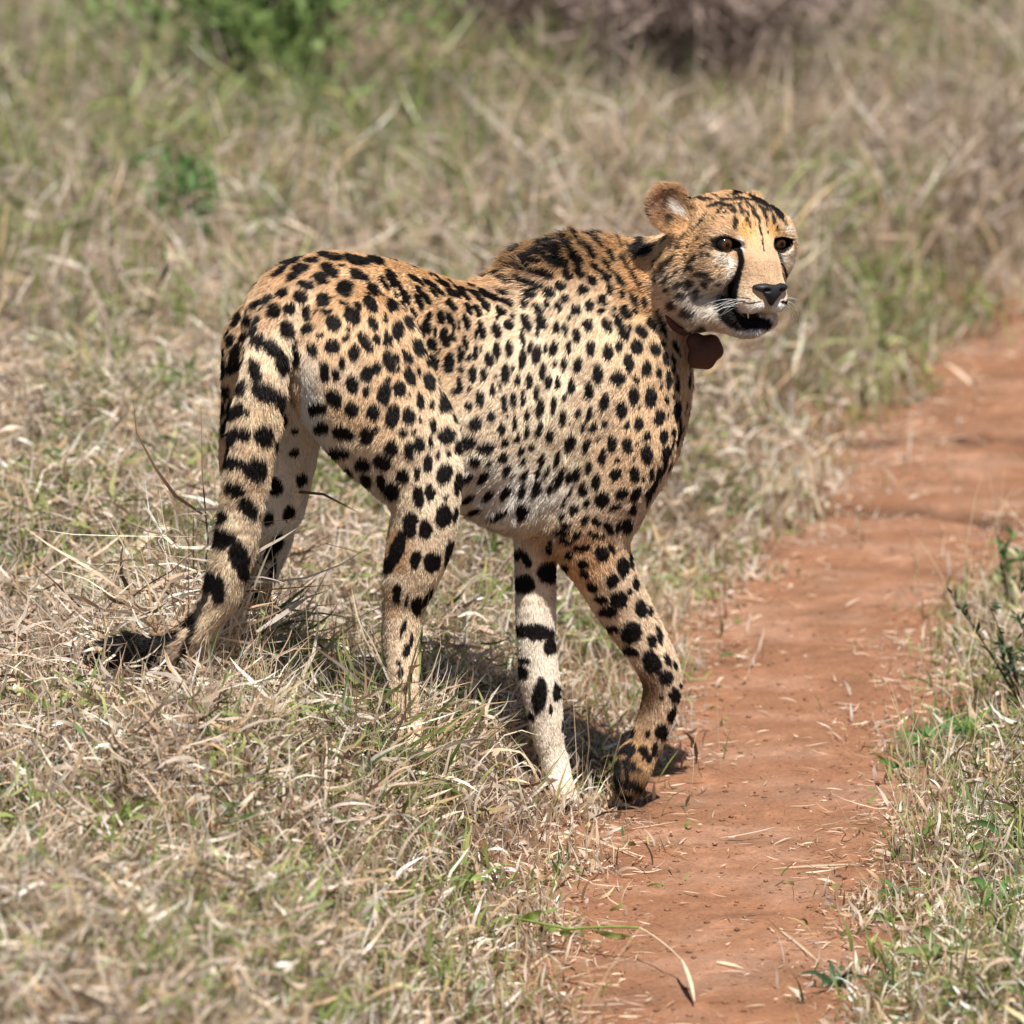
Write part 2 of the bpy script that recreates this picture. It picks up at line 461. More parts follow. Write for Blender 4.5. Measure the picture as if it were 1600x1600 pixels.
# back ridge and withers
limb([(520, 465, -.05, 62), (620, 490, -.02, 72), (700, 526, .02, 78), (768, 540, .05, 84)], k=.03, col=ORG, n=LAT, s=.8, flow=(-.95, -.3, -.1))
limb([(795, 500, .07, 66), (845, 455, .09, 72), (900, 442, .11, 68), (950, 448, .12, 66)], k=.03, col=ORG, n=LAT, s=.62, flow=(-.65, -.25, .70), ln=.026)
limb([(920, 500, .10, 105), (985, 460, .10, 78), (1050, 435, .10, 66)], k=.04, col=TAN, n=LAT, s=.8, flow=(-.75, -.2, -.35), ln=.011)
limb([(960, 560, .11, 100), (1030, 500, .11, 52)], k=.04, col=TAN, n=LAT, s=.8, flow=(-.35, -.1, -.9), ln=.010)
# breast
limb([(980, 590, .10, 90), (992, 655, .10, 76), (978, 720, .10, 70), (955, 780, .10, 58)], k=.06, col=TAN, n=LAT, s=.8, flow=(-.2, -.1, -.95), ln=.009)
# shoulder and right upper arm
limb([(905, 500, .055, 62), (955, 600, .040, 74), (970, 690, .045, 70)], k=.03, col=TAN, n=LAT, s=.55, flow=(-.35, -.1, -.9), ln=.008)
limb([(970, 690, .05, 66), (920, 790, .06, 58), (893, 836, .07, 40)], k=.025, col=TAN, n=LAT, s=.7, flow=(-.4, -.1, -.9), ln=.009)
limb([(960, 740, .06, 58), (945, 800, .075, 54), (925, 855, .09, 55)], k=.025, col=TAN, n=LAT, s=.8, flow=(-.1, -.1, -.95), ln=.008)
limb([(868, 430, .075, 40), (915, 500, .05, 44), (965, 590, .03, 46)], k=.02, col=TAN, n=LAT, s=.5, flow=(-.4, -.1, -.85), ln=.010)
limb([(905, 640, .03, 52), (890, 720, .04, 48), (880, 800, .06, 36)], k=.018, col=PALE, n=LAT, s=.6, flow=(-.3, -.1, -.9), ln=.012)
# right foreleg, lifted at the wrist
limb([(925, 855, .09, 56), (948, 900, .10, 50), (975, 950, .11, 44), (1007, 1003, .115, 39), (1029, 1045, .115, 35),
      (1034, 1080, .118, 32), (1021, 1130, .125, 29), (1003, 1175, .13, 28), (989, 1212, .13, 27), (982, 1238, .12, 17)], k=.010, col=PALE, ln=.007)
limb([(1004, 1172, .122, 20), (1000, 1208, .112, 13), (992, 1232, .110, 8)], k=.012, col=TAN, ln=.009)
limb([(982, 1178, .116, 18), (972, 1212, .106, 15), (972, 1238, .106, 9)], k=.012, col=TAN, ln=.009)
# left foreleg
limb([(858, 770, .13, 56), (842, 830, .12, 42), (837, 880, .115, 35), (837, 950, .112, 34), (839, 1010, .11, 32), (843, 1060, .11, 34),
      (851, 1110, .11, 30), (857, 1155, .11, 26), (868, 1195, .11, 20)], k=.012, col=(.82, .71, .58), ln=.006)
limb([(867, 1190, .11, 20), (876, 1222, .10, 21), (886, 1242, .08, 16)], k=.012, col=WHITE, ln=.006)
for dx, dy in ((-14, -.010), (2, -.018), (17, -.008)):
    limb([(876 + dx * .8, 1230, .09 + dy, 10), (886 + dx * .8, 1250, .07 + dy, 9)], k=.004, col=WHITE, ln=.005)
# right hind leg
limb([(560, 560, -.125, 108), (590, 620, -.13, 100), (640, 690, -.135, 82), (664, 752, -.135, 60)], k=.017, col=TAN, n=LAT, s=.72, flow=(-.25, -.1, -.9), ln=.009)
limb([(520, 610, -.11, 66), (560, 665, -.12, 62), (615, 735, -.125, 48)], k=.03, col=PALE, n=LAT, s=.8, flow=(-.1, -.1, -1), ln=.012)
limb([(664, 745, -.135, 56), (664, 800, -.135, 54), (656, 850, -.13, 53), (642, 900, -.125, 46), (631, 945, -.12, 36),
      (628, 1000, -.125, 28), (631, 1060, -.135, 25), (634, 1120, -.145, 22)], k=.014, col=PALE, ln=.007)
limb([(634, 1120, -.145, 22), (646, 1160, -.165, 25), (660, 1175, -.175, 20)], k=.014, col=PALE, ln=.006)
# left hind leg
limb([(440, 548, -.02, 96), (425, 640, .02, 80), (414, 710, .04, 73), (412, 780, .06, 60), (418, 835, .08, 42), (411, 890, .09, 27),
      (402, 930, .095, 22), (404, 1000, .09, 18), (408, 1060, .085, 19), (422, 1085, .07, 22), (436, 1092, .06, 18)], k=.016, col=TAN, ln=.008)
limb([(465, 640, .03, 40), (452, 720, .05, 40), (442, 790, .06, 34)], k=.02, col=WHITE, ln=.010)
# tail
limb([(455, 470, -.10, 36), (425, 530, -.155, 38), (410, 600, -.175, 39), (400, 660, -.18, 40), (390, 720, -.18, 40), (380, 780, -.178, 35),
      (368, 850, -.172, 34), (352, 910, -.165, 33), (330, 957, -.16, 27), (298, 995, -.155, 23), (255, 1018, -.15, 22), (205, 1020, -.15, 27), (160, 1022, -.15, 18)],
     k=.012, col=PALE, ln=.012)
TAILP = B.p[-1]
# ---- head, in its own frame (centimetres: a = its right, f = forward, u = up; origin between the eyes)
yaw = math.radians(32); roll = math.radians(4.5)
Hf = np.array([math.sin(yaw), -math.cos(yaw), 0.0])
Hu0 = np.array([0, 0, 1.0]); Hr0 = np.cross(Hf, Hu0)
Hr = Hr0 * math.cos(roll) + Hu0 * math.sin(roll); Hu = np.cross(Hr, Hf)
HO = at(1177, 381, 0.0); HC = 1 / 100.0 * 1.02
def hp(a, f, u): return HO + HC * (a * Hr + f * Hf + u * Hu)
HR = np.stack([Hr, Hf, Hu])
def hdir(a, f, u): return unit(a * Hr + f * Hf + u * Hu)
def hs(a, f, u, r, k=.9, col=TAN, flow=(0, -1, 0.2), ln=.006, op='u'):
    ff = hdir(*flow)
    rad = r if isinstance(r, tuple) else (r, r, r)
    B.ell(hp(a, f, u), HR, np.array(rad) * HC, k=k * HC, col=col, flow=ff, ln=ln, op=op)
def hc(p, q, ra, rb, k=.9, col=TAN, flow=(0, -1, 0.2), ln=.005):
    B.cone(hp(*p), hp(*q), ra * HC, rb * HC, k=k * HC, col=col, flow=hdir(*flow), ln=ln)
hs(0, -5.6, 1.5, (4.9, 5.4, 4.9), k=2, col=ORG, flow=(0, -1, .3), ln=.006)
hs(0, -2.3, 2.3, (4.2, 3.6, 3.1), k=1.5, col=ORG, flow=(0, -.8, .6))
hs(-2.6, -4.0, 2.4, (3.4, 3.6, 3.0), k=1.5, col=ORG, flow=(-.2, -.8, .6))
hs(3.4, -6.6, 2.0, (3.4, 3.4, 3.6), k=1.6, col=ORG, flow=(.3, -.8, .6))
hs(-5.0, -2.6, -.4, (3.2, 3.4, 4.2), k=1.6, col=TAN, flow=(-.5, -.9, -.3))
for s in (1, -1):
    hs(3.5 * s, -2.0, 1.6, (2.8, 2.7, 2.3), k=1.4, col=TAN, flow=(.5 * s, -.8, .5))
    hs(4.6 * s, -3.0, -1.2, (2.7, 3.3, 3.2), k=1.6, col=TAN, flow=(.5 * s, -.9, -.3), ln=.006)
    hs(4.4 * s, -2.9, -3.6, (2.9, 3.4, 3.2), k=1.6, col=PALE, flow=(.5 * s, -.9, -.3), ln=.008)
    hs(4.6 * s, -8.0, -4.3, (4.0, 4.4, 5.4), k=1.6, col=PALE, flow=(.4 * s, -.9, -.5), ln=.013)
    hs(3.4 * s, -5.6, -9.0, (3.0, 4.4, 3.4), k=2, col=WHITE, flow=(.3 * s, -.7, -.9), ln=.014)
    hs(1.65 * s, 3.4, -7.3, (1.65, 1.9, 1.45), k=.6, col=WHITE, flow=(.8 * s, -.6, -.3), ln=.0035)
    hs(2.3 * s, 2.2, -6.6, (1.6, 2.4, 1.9), k=1.3, col=PALE, flow=(.7 * s, -.8, -.2), ln=.004)
    hs(2.6 * s, -1.4, -9.9, (2.0, 4.0, 2.0), k=1.4, col=WHITE, flow=(.3 * s, -.9, -.4), ln=.007)
    hc((1.2 * s, .6, -.6), (1.25 * s, 3.2, -4.6), 1.9, 1.75, k=1.6, col=TAN, flow=(.3 * s, -.7, .7), ln=.002)
hc((0, .2, .6), (0, 2.8, -2.4), 1.9, 1.9, k=1.3, col=TAN, flow=(0, -.7, .7), ln=.002)
hc((0, 2.8, -2.4), (0, 4.3, -4.9), 1.9, 1.5, k=1.2, col=TAN, flow=(0, -.6, .8), ln=.002)
hc((0, -.5, -3.6), (0, 2.2, -6.3), 3.3, 2.5, k=1.2, col=PALE, flow=(0, -1, 0), ln=.004)
hs(.75, .9, -10.9, (2.35, 2.3, 1.35), k=1.0, col=WHITE, flow=(0, -.5, -1), ln=.006)
hs(0, -1.5, -10.5, (2.9, 4.2, 2.0), k=1.5, col=WHITE, flow=(0, -.8, -.6), ln=.009)
# mouth opening and eye sockets
hs(1.0, 3.5, -9.3, (1.6, 2.1, .30), k=.2, op='s')
for s in (1, -1):
    B.ell(hp(4.2 * s, .95, -.10), np.stack([unit(Hr * 1 + Hu * 0.12 * s - Hf * .35 * s), unit(Hf + Hr * .35 * s), Hu]), np.array([1.66, 1.75, .55]) * HC, k=.28 * HC, op='s')
# near ear (its right) and far ear
En = unit(Hf * .93 + Hr * .30 + Hu * .05); Eu = unit(Hu * .92 + Hr * .38 - Hf * .05); Er = unit(np.cross(En, Eu)); Eu = np.cross(Er, En)
ec = hp(8.2, -8.0, 3.7)
B.cone(hp(5.0, -7.2, 1.0), hp(7.6, -8.0, 3.2), 2.9 * HC, 2.6 * HC, k=1.4 * HC, col=ORG, flow=hdir(.5, -.2, 1), ln=.006)
B.ell(ec, np.stack([Er, En, Eu]), np.array([3.25, 1.8, 3.6]) * HC, k=.8 * HC, col=ORG, flow=Eu, ln=.005)
B.ell(ec + En * 1.25 * HC + Eu * -.2 * HC, np.stack([Er, En, Eu]), np.array([2.75, 1.25, 3.1]) * HC, k=.5 * HC, op='s')
EAR = (ec, En, Eu, Er)
B.ell(hp(-5.2, -9.2, 3.0), HR, np.array([2.6, 1.5, 2.5]) * HC, k=1 * HC, col=ORG, flow=hdir(-.4, 0, 1), ln=.010)
# neck into the head
B.cone(at(1040, 440, .10), hp(1.5, -8.5, -3.5), 60 / 1150, 5.0 * HC, k=.03, col=TAN, flow=(-.6, 0, -.7), ln=.011)

V, Q = B.mesh(VOX, off=-0.003, sub=1)
N = vnormals(V, Q)
print('body verts', len(V))
# ------------------------------------------------------------------ coat pattern: marks as seen on the animal, each fixed to the skin where it sits
TA = (300, 360, 3.478); TB = (680, 340, 3.077); TC = (560, 740, 2.857); TD = (80, 700, 2.963); TE = (960, 240, 4.209)
SA = "560,155,75,22,-20 490,215,55,18,-35 660,160,45,16,0 725,130,40,15,5 790,150,50,16,5 900,160,75,25,15 1010,170,55,20,20 600,200,50,20,-5 760,215,60,30,35 820,190,25,8,10 910,240,60,28,25 565,240,45,22,-30 705,258,48,30,25 860,290,38,16,25 625,290,45,25,10 835,320,55,36,30 500,330,38,25,-30 595,352,46,36,10 995,320,45,28,45 720,370,38,40,90 1045,275,60,14,55 1095,265,50,25,60 1135,310,30,14,70 970,395,52,30,55 1080,400,42,28,60 1170,370,42,20,60 1240,390,50,22,70 1285,380,40,18,60 1110,345,28,10,60 1150,410,30,12,55 455,430,40,32,-50 530,418,38,32,90 628,443,44,32,90 830,388,30,12,25 905,405,25,18,50 735,435,40,14,10 872,458,52,40,60 520,530,48,38,90 632,525,40,28,-20 768,497,48,38,45 985,500,48,24,65 1048,475,28,15,80 1120,540,52,32,85 1172,490,42,22,65 1205,440,30,14,60 850,530,18,12,60 700,565,25,14,-40 420,365,40,22,-40 360,390,35,20,-30 310,478,32,28,-20 250,475,50,18,-60 340,520,60,20,-60 215,590,36,22,-70 280,570,40,15,-50 150,640,40,16,-75 175,650,25,10,90 163,745,55,26,90 210,740,50,12,90 240,660,60,30,-70 245,720,40,25,-80 765,625,38,40,90 835,578,18,22,90 940,600,58,30,60 882,658,34,45,0 1002,585,28,18,60 1065,575,48,20,70 655,640,38,28,70 552,605,28,14,110 570,680,46,20,95 490,715,60,32,85 435,630,60,38,50 365,585,45,35,20 1070,700,62,32,75 1165,678,38,22,60 1108,678,30,16,70 1225,625,52,28,70 1050,610,20,10,60 1310,615,38,26,60 1245,545,50,16,65 1280,520,40,24,85 1295,465,28,16,80 1355,470,38,22,80 1410,485,45,20,65 1380,580,50,26,80 1325,550,26,8,90 1425,570,32,14,75 1490,610,42,16,85 1455,510,25,8,90 1350,655,20,8,110 1405,715,60,28,100 1465,670,45,18,90 1320,710,50,22,65 1280,705,28,12,60 1270,655,28,10,60 955,770,50,36,100 1012,735,38,20,85 815,710,34,18,85 780,778,36,22,90 720,760,60,28,80 868,830,50,36,90 1045,880,60,36,100 1180,780,58,28,70 1128,855,48,30,85 1228,757,25,14,80 1285,812,58,32,80 1345,820,26,14,80 1120,745,16,8,90 1065,800,20,15,0 945,870,32,20,90 1238,917,46,22,90 1180,880,14,8,90 1303,940,32,16,90 1370,925,58,34,90 345,760,75,32,80 275,840,50,28,-70 400,870,72,50,25 480,920,60,26,80 680,960,60,35,-10 770,905,60,38,50 870,965,48,40,90 985,980,44,36,90 1090,1000,70,36,105 1178,1000,50,36,90 1240,1020,18,10,90 1310,1050,40,20,80 1380,1105,46,45,90 1420,1000,42,16,80 1450,1060,50,14,70 1430,870,30,8,65 700,1065,45,30,10 820,1090,65,40,15 955,1110,52,38,90 1005,1080,22,18,90 1150,1090,26,24,90 1210,1082,18,18,90 1088,1178,38,42,0 1183,1190,56,26,90 1235,1155,42,30,90 1455,1150,55,25,110 1340,1210,20,16,90 1388,1200,22,18,90 1297,1140,32,12,90 790,1200,70,28,5 930,1270,50,35,10 1040,1255,55,42,20 1150,1330,42,36,90 1225,1310,34,18,90 1283,1255,60,26,95 1370,1315,60,40,100 1445,1370,70,22,95 940,1350,40,35,40 1030,1360,50,25,70 1090,1410,45,50,0 1232,1440,55,28,80 1290,1420,50,26,90 1380,1442,18,10,-20 1365,1540,60,42,95 1430,1540,42,14,100 1190,1570,45,40,30 1265,1590,30,25,90 830,1290,40,18,30 130,820,40,12,90 155,970,60,26,90 205,960,50,15,90 180,870,35,18,60 185,1065,50,22,-80 140,1140,45,12,90 180,1190,60,22,-75 130,1370,50,14,90 500,1030,30,22,90 475,1145,50,28,-60 555,1200,28,26,0 560,1085,20,20,0 445,1385,50,48,0 595,1350,40,30,-60 525,1530,45,30,-60 415,1565,28,40,0 255,970,50,30,-60 305,970,22,10,90 390,1100,65,52,80 285,1100,45,35,90 220,1110,55,30,-60 345,1285,70,60,60 215,1250,50,35,0 270,1260,40,25,20 240,1400,55,38,20 310,1500,75,42,60 150,1550,50,40,-45 1505,950,26,24,0 1548,1040,34,38,0 1465,755,20,16,90 1515,855,18,10,0 1460,840,46,22,90 1530,775,46,20,90 1570,905,45,22,85 1545,655,42,16,90 1510,690,24,10,90 1585,770,40,18,90 1580,540,52,20,80 1545,565,28,10,90 1495,500,48,20,75 1510,430,40,18,60 1555,430,45,16,55 1225,270,50,14,35 1300,290,60,14,25 1370,290,45,12,25 1350,330,45,12,35 1430,345,55,18,25 1480,350,50,14,35 1320,340,40,12,50 1410,400,40,18,50 1580,380,40,14,40 1540,340,40,14,25 1590,330,35,12,20 1240,330,45,14,60 1470,320,50,10,20 1510,1140,40,38,90 1545,1240,38,30,-20 1500,1340,36,18,-20 1510,1450,45,16,-40 1580,1170,25,24,0 1545,1520,50,20,-15"
SB = "265,375,60,16,20 350,405,40,16,25 330,355,35,14,15 245,420,30,22,60 320,445,30,20,50 435,410,25,22,50 375,470,20,14,70 355,515,28,24,60 300,480,15,14,0 465,360,35,20,0 550,355,32,22,35 605,325,30,22,30 500,320,40,14,20 430,300,50,14,20 360,300,40,12,25 470,245,60,16,25 400,250,45,12,20 540,265,45,14,35 600,420,30,18,45 500,430,32,18,50 540,410,25,14,50 440,500,42,22,70 515,500,42,24,75 630,385,24,20,30 680,440,28,22,70 745,415,26,24,30 715,340,28,24,40 760,300,26,20,40 810,390,32,22,45 850,340,30,18,50 835,285,35,20,50 905,300,40,14,55 915,365,24,16,45 585,520,35,18,80 630,530,30,13,90 650,480,18,8,90 735,510,30,26,40 685,565,35,18,90 830,515,42,22,65 890,500,45,22,65 910,555,30,22,60 805,440,18,14,40 870,430,14,12,0 925,445,38,24,60 972,390,32,18,60 975,440,20,14,60 1048,505,36,22,60 1018,400,24,12,60 995,535,34,22,65 940,520,16,10,90 1090,480,40,12,65 1105,530,50,12,70 425,570,40,14,85 495,555,32,10,80 460,620,28,12,110 420,670,50,18,92 490,655,52,22,100 535,620,28,12,100 572,620,36,20,100 645,615,32,12,90 750,622,42,20,92 835,640,42,26,100 883,610,24,20,90 970,615,40,30,100 1057,622,32,26,70 1100,590,18,12,50 1110,665,34,14,80 1145,670,30,10,75 1160,610,35,12,70 300,540,42,20,85 300,635,42,20,88 360,625,42,18,90 225,630,20,8,90 260,680,38,22,75 340,745,48,20,95 375,718,16,8,90 235,745,34,18,85 400,775,34,14,95 455,780,42,16,95 518,730,42,17,100 578,700,24,10,100 620,700,34,15,100 690,700,38,20,100 785,745,46,25,90 930,690,45,26,80 880,765,40,34,10 1015,720,38,24,85 1075,735,34,16,85 970,770,22,16,50 1122,765,42,14,90 1145,715,22,8,90 1165,790,45,10,85 548,780,34,15,95 592,790,34,14,90 490,835,34,14,95 425,860,42,12,92 658,808,38,16,90 740,825,42,24,80 815,880,44,25,98 955,850,46,25,85 1038,855,50,27,95 900,917,44,25,88 985,905,12,8,0 980,985,40,25,90 1078,955,44,26,100 1112,865,32,15,90 1162,918,46,20,92 1085,805,16,8,110 1145,845,14,6,90 1120,940,20,6,90 380,865,38,13,88 337,885,40,16,85 280,822,36,16,88 310,800,20,8,60 295,755,18,8,90 275,945,30,20,95 347,955,12,6,90 322,1005,34,18,92 385,975,36,14,95 445,935,34,14,98 508,905,44,18,100 570,895,40,16,98 625,855,22,12,90 618,950,40,18,95 692,930,28,14,90 742,935,30,14,100 765,1000,28,20,110 715,1005,28,12,105 818,980,18,18,100 927,992,26,14,100 855,1075,42,24,95 925,1090,42,24,85 1017,1045,22,22,0 1018,1130,44,28,88 1098,1042,36,20,100 1145,1020,20,13,90 1112,1120,40,22,105 1170,1045,40,12,100 975,1078,10,8,0 1180,1000,40,8,90 505,1015,40,15,105 445,1020,32,13,100 555,1045,36,18,100 400,1055,28,14,100 340,1075,25,16,100 260,1095,32,26,-30 330,1145,30,22,110 265,1165,20,10,-30 415,1115,24,14,110 470,1095,22,16,110 430,1165,22,14,110 515,1160,40,16,110 350,1210,30,18,115 235,1240,36,20,130 375,1235,12,8,0 432,1230,30,18,105 500,1220,25,14,120 540,1220,28,12,110 590,1150,40,14,110 600,1250,50,20,110 650,1075,44,26,110 645,1240,35,16,105 730,1090,40,16,100 785,1065,14,8,120 808,1150,42,20,92 880,1160,16,12,0 742,1190,32,18,105 685,1220,40,20,100 958,1155,8,6,0 872,1230,34,26,-20 775,1265,38,22,100 960,1225,36,24,80 1002,1248,18,9,90 1042,1222,32,13,105 1080,1215,30,14,105 1105,1190,40,10,105 260,1330,38,18,125 170,1340,40,12,130 340,1320,40,18,120 420,1310,35,20,110 495,1290,40,22,110 560,1290,40,14,115 420,1400,50,30,100 310,1420,50,18,-20 712,1305,36,20,100 655,1310,24,10,110 805,1350,42,32,100 903,1320,36,28,-30 965,1325,44,22,120 735,1365,28,16,110 622,1370,28,12,110 668,1400,26,24,0 612,1428,22,14,100 865,1390,38,16,-15 955,1395,36,16,110 1030,1320,40,15,110 1060,1270,50,12,110 722,1450,28,17,110 780,1458,24,20,0 838,1485,40,22,70 885,1485,34,15,100 925,1480,42,26,105 630,1470,28,18,20 680,1518,20,16,100 620,1508,36,14,5 770,1525,30,12,10 805,1530,14,8,-20"
SB += " 440,200,60,15,-25 520,165,60,17,-5 590,135,60,20,40 610,200,60,22,50 680,190,60,22,60 700,110,50,14,60 760,170,50,18,60 800,120,40,12,55 860,180,38,14,60 840,230,40,14,55 640,270,35,18,45 700,265,32,18,35 775,235,40,14,50 930,210,38,12,60 960,260,40,12,60 990,300,30,10,60 905,130,30,9,60 950,150,26,8,60 660,150,60,18,60 560,200,50,16,30 480,205,45,12,0 540,130,40,12,60 330,260,30,10,-20"
SC_ = "190,885,26,12,95 232,905,22,10,95 205,960,22,10,90 640,1010,2,2,0 1225,1150,30,14,110 1180,1235,26,12,120 1290,1165,24,12,100 1240,1315,34,10,15 1215,1285,30,9,20 860,1050,22,10,90 770,1080,24,12,80 270,105,45,24,85 320,82,40,22,90 380,188,52,36,95 300,245,42,28,90 430,180,38,8,95 230,235,55,28,85 175,330,90,30,110 140,400,50,22,100 330,393,46,38,100 405,330,45,16,110 395,380,30,10,100 255,380,40,22,105 175,535,48,20,95 262,590,44,24,98 310,550,45,14,115 218,560,32,8,100 200,685,48,10,105 213,790,32,14,95 235,740,30,8,95 180,840,14,14,0 905,255,32,12,5 975,268,20,14,120 925,298,32,15,15 1000,325,42,17,-5 1085,350,32,36,0 1130,325,22,12,80 1048,270,24,10,20 1085,275,18,10,-10 852,320,38,14,95 940,362,20,18,0 915,415,22,18,0 1000,400,28,22,20 1005,445,25,16,20 1178,412,46,26,85 1215,385,40,10,80 1130,475,30,30,0 1235,485,34,13,85 1210,525,14,14,0 1042,505,30,20,20 1160,560,40,36,0 1080,560,34,20,15 1258,605,44,24,80 1300,612,24,10,75 1115,612,45,24,0 1215,705,48,46,40 1130,690,35,18,0 1060,660,25,18,20 1308,742,32,20,80 1340,715,40,14,75 1210,790,45,18,20 1308,838,58,38,60 1380,830,30,14,70 1370,905,32,32,0 1412,855,24,8,75 1410,985,34,24,85 1435,938,15,6,80 1353,990,12,12,0 1400,1070,38,18,110 1355,1150,36,28,80 1325,1230,36,14,100 1300,1275,22,10,110 1275,1235,30,20,70 1210,1230,34,24,110 1150,1350,80,20,97 1230,1390,70,20,20 1190,1440,40,20,0 1195,1320,60,8,80 745,375,50,18,60 700,360,30,20,30 845,440,50,45,90 740,490,50,40,0 785,705,100,34,8 855,770,30,35,0 725,880,36,30,50 808,990,82,32,95 740,830,30,14,20 885,975,45,16,90 910,1120,30,7,90"
SD = "640,790,34,44,60 560,850,40,50,30 470,900,30,44,20 800,410,62,45,20 870,490,70,45,75 890,570,40,28,80 745,610,65,45,20 775,660,50,30,80 630,740,40,30,60 560,790,30,50,90 1030,455,70,30,120 1025,560,45,16,105 945,655,30,28,90"
SE = "800,465,45,17,90 790,378,22,18,40 730,388,16,10,110 690,390,16,12,90 580,300,42,16,30 640,350,35,14,-10 670,340,20,16,-30 740,345,50,12,10 835,365,24,11,60 842,400,16,9,50 875,440,20,9,70 895,480,18,8,70 900,520,10,6,90 760,305,60,10,0 850,300,70,12,10 900,350,50,10,45 940,420,60,9,65 965,520,60,9,75 978,600,45,6,78 990,410,45,12,65 1050,440,45,14,70 1070,490,20,10,80 985,370,40,12,30 1010,520,14,6,80 700,320,40,9,-10 620,300,40,9,10 880,400,20,7,60 915,395,22,8,60 1000,470,20,6,80 930,470,16,6,80 1020,380,30,10,40 820,330,24,10,20 575,440,75,7,-55 485,610,20,8,120 600,605,48,9,-32 520,700,50,15,-50 480,765,42,12,-60 400,690,50,12,-55 340,740,60,22,-40 590,660,14,8,90 635,665,16,13,0 525,755,12,10,0 600,795,45,14,0 615,855,22,18,0 500,855,25,18,0 440,855,30,16,-20 460,920,30,20,0 545,900,22,11,0 550,935,18,12,0 395,990,28,20,-20 490,1030,42,26,0 590,1140,30,20,0 370,880,30,10,-30 640,810,30,14,30 520,500,22,5,-55 560,560,18,5,-45 430,620,25,6,-60 380,620,25,6,-60 455,560,20,4,-60 470,680,20,5,-60 330,660,35,8,-50 280,700,35,10,-60 300,800,40,12,-50 350,820,30,9,-40 420,780,26,8,-50 340,560,25,6,-60 680,740,12,5,-20 700,790,12,5,-20 650,720,10,4,-20 720,745,10,4,0 660,690,10,5,0 690,850,14,8,0 690,930,18,10,0"
def parse(s_, T):
    out_ = []
    for w_ in s_.split():
        x, y, a, b, an = map(float, w_.split(','))
        out_.append((T[0] + x / T[2], T[1] + y / T[2], a / T[2], b / T[2], math.radians(an)))
    return out_
px_, py_, dep_ = to_px(V)
nv = (N * (CAM - V)).sum(1) / np.linalg.norm(CAM - V, axis=1)
D0, base, FLOW, LEN = B.points(V, attrs=True)
FLOW = FLOW - (FLOW * N).sum(1)[:, None] * N
FLOW /= np.linalg.norm(FLOW, axis=1)[:, None] + 1e-9
vis = np.nonzero(nv > -0.25)[0]
order = vis[np.argsort(px_[vis])]; spx = px_[order]
wob = (fbm(V[:, 0] * 160, V[:, 1] * 160, V[:, 2] * 160, 61, 2) - 0.5)
def mark(x, y, a, b, an, soft=0.25, wobble=1.1, deep=0.045):
    """indices and weight (0..1) of the skin that one mark covers"""
    R_ = a * 1.5 + 3
    i0, i1 = np.searchsorted(spx, [x - R_, x + R_]); I = order[i0:i1]
    I = I[np.abs(py_[I] - y) < R_]
    if len(I) == 0: return I, np.zeros(0)
    dx = px_[I] - x; dy = py_[I] - y
    c = np.hypot(dx, dy) < max(3.0, b * 0.5)
    near = dep_[I[c]].min() if c.any() else dep_[I].min()
    u = (dx * math.cos(an) + dy * math.sin(an)) / a; v = (-dx * math.sin(an) + dy * math.cos(an)) / b
    rr = np.sqrt(u * u + v * v) + wob[I] * wobble * min(1, 5.0 / max(b, 1))
    wt = 1 - sstep(1 - soft * .5, 1 + soft * .5, rr)
    wt *= np.abs(dep_[I] - near) < deep
    return I, wt
col = base.copy()
ein = (np.linalg.norm(V - (EAR[0] + EAR[1] * .3 * HC), axis=1) < 3.7 * HC) & ((N @ EAR[1]) > .15)
LEN = np.where(ein, .011, LEN)
ef = Hr * .75 + Hu * .45; ef = ef - N * (N @ ef)[:, None]; FLOW = np.where(ein[:, None], ef, FLOW)
# flanks pale towards the belly, back richer
up = N[:, 2]
belly = sstep(-0.1, -0.7, up) * (py_ < 850)
col = col * (1 - 0.6 * belly[:, None]) + np.array(WHITE) * 0.6 * belly[:, None]
top = sstep(0.35, 0.9, up) * (py_ < 520) * (px_ < 1010)
col = col * (1 - 0.55 * top[:, None]) + np.array((0.50, 0.275, 0.11)) * 0.55 * top[:, None]
def tint(x, y, a, b, an, c, amt=1.0, soft=1.2, deep=0.05):
    I, wt = mark(x, y, a, b, math.radians(an), soft, 0.6, deep)
    wt = (wt * amt)[:, None]; col[I] = col[I] * (1 - wt) + np.array(c) * wt
def tintE(x, y, a, b, an, c, amt=1.0, soft=1.0): tint(960 + x / 4.209, 240 + y / 4.209, a / 4.209, b / 4.209, an, c, amt, soft)
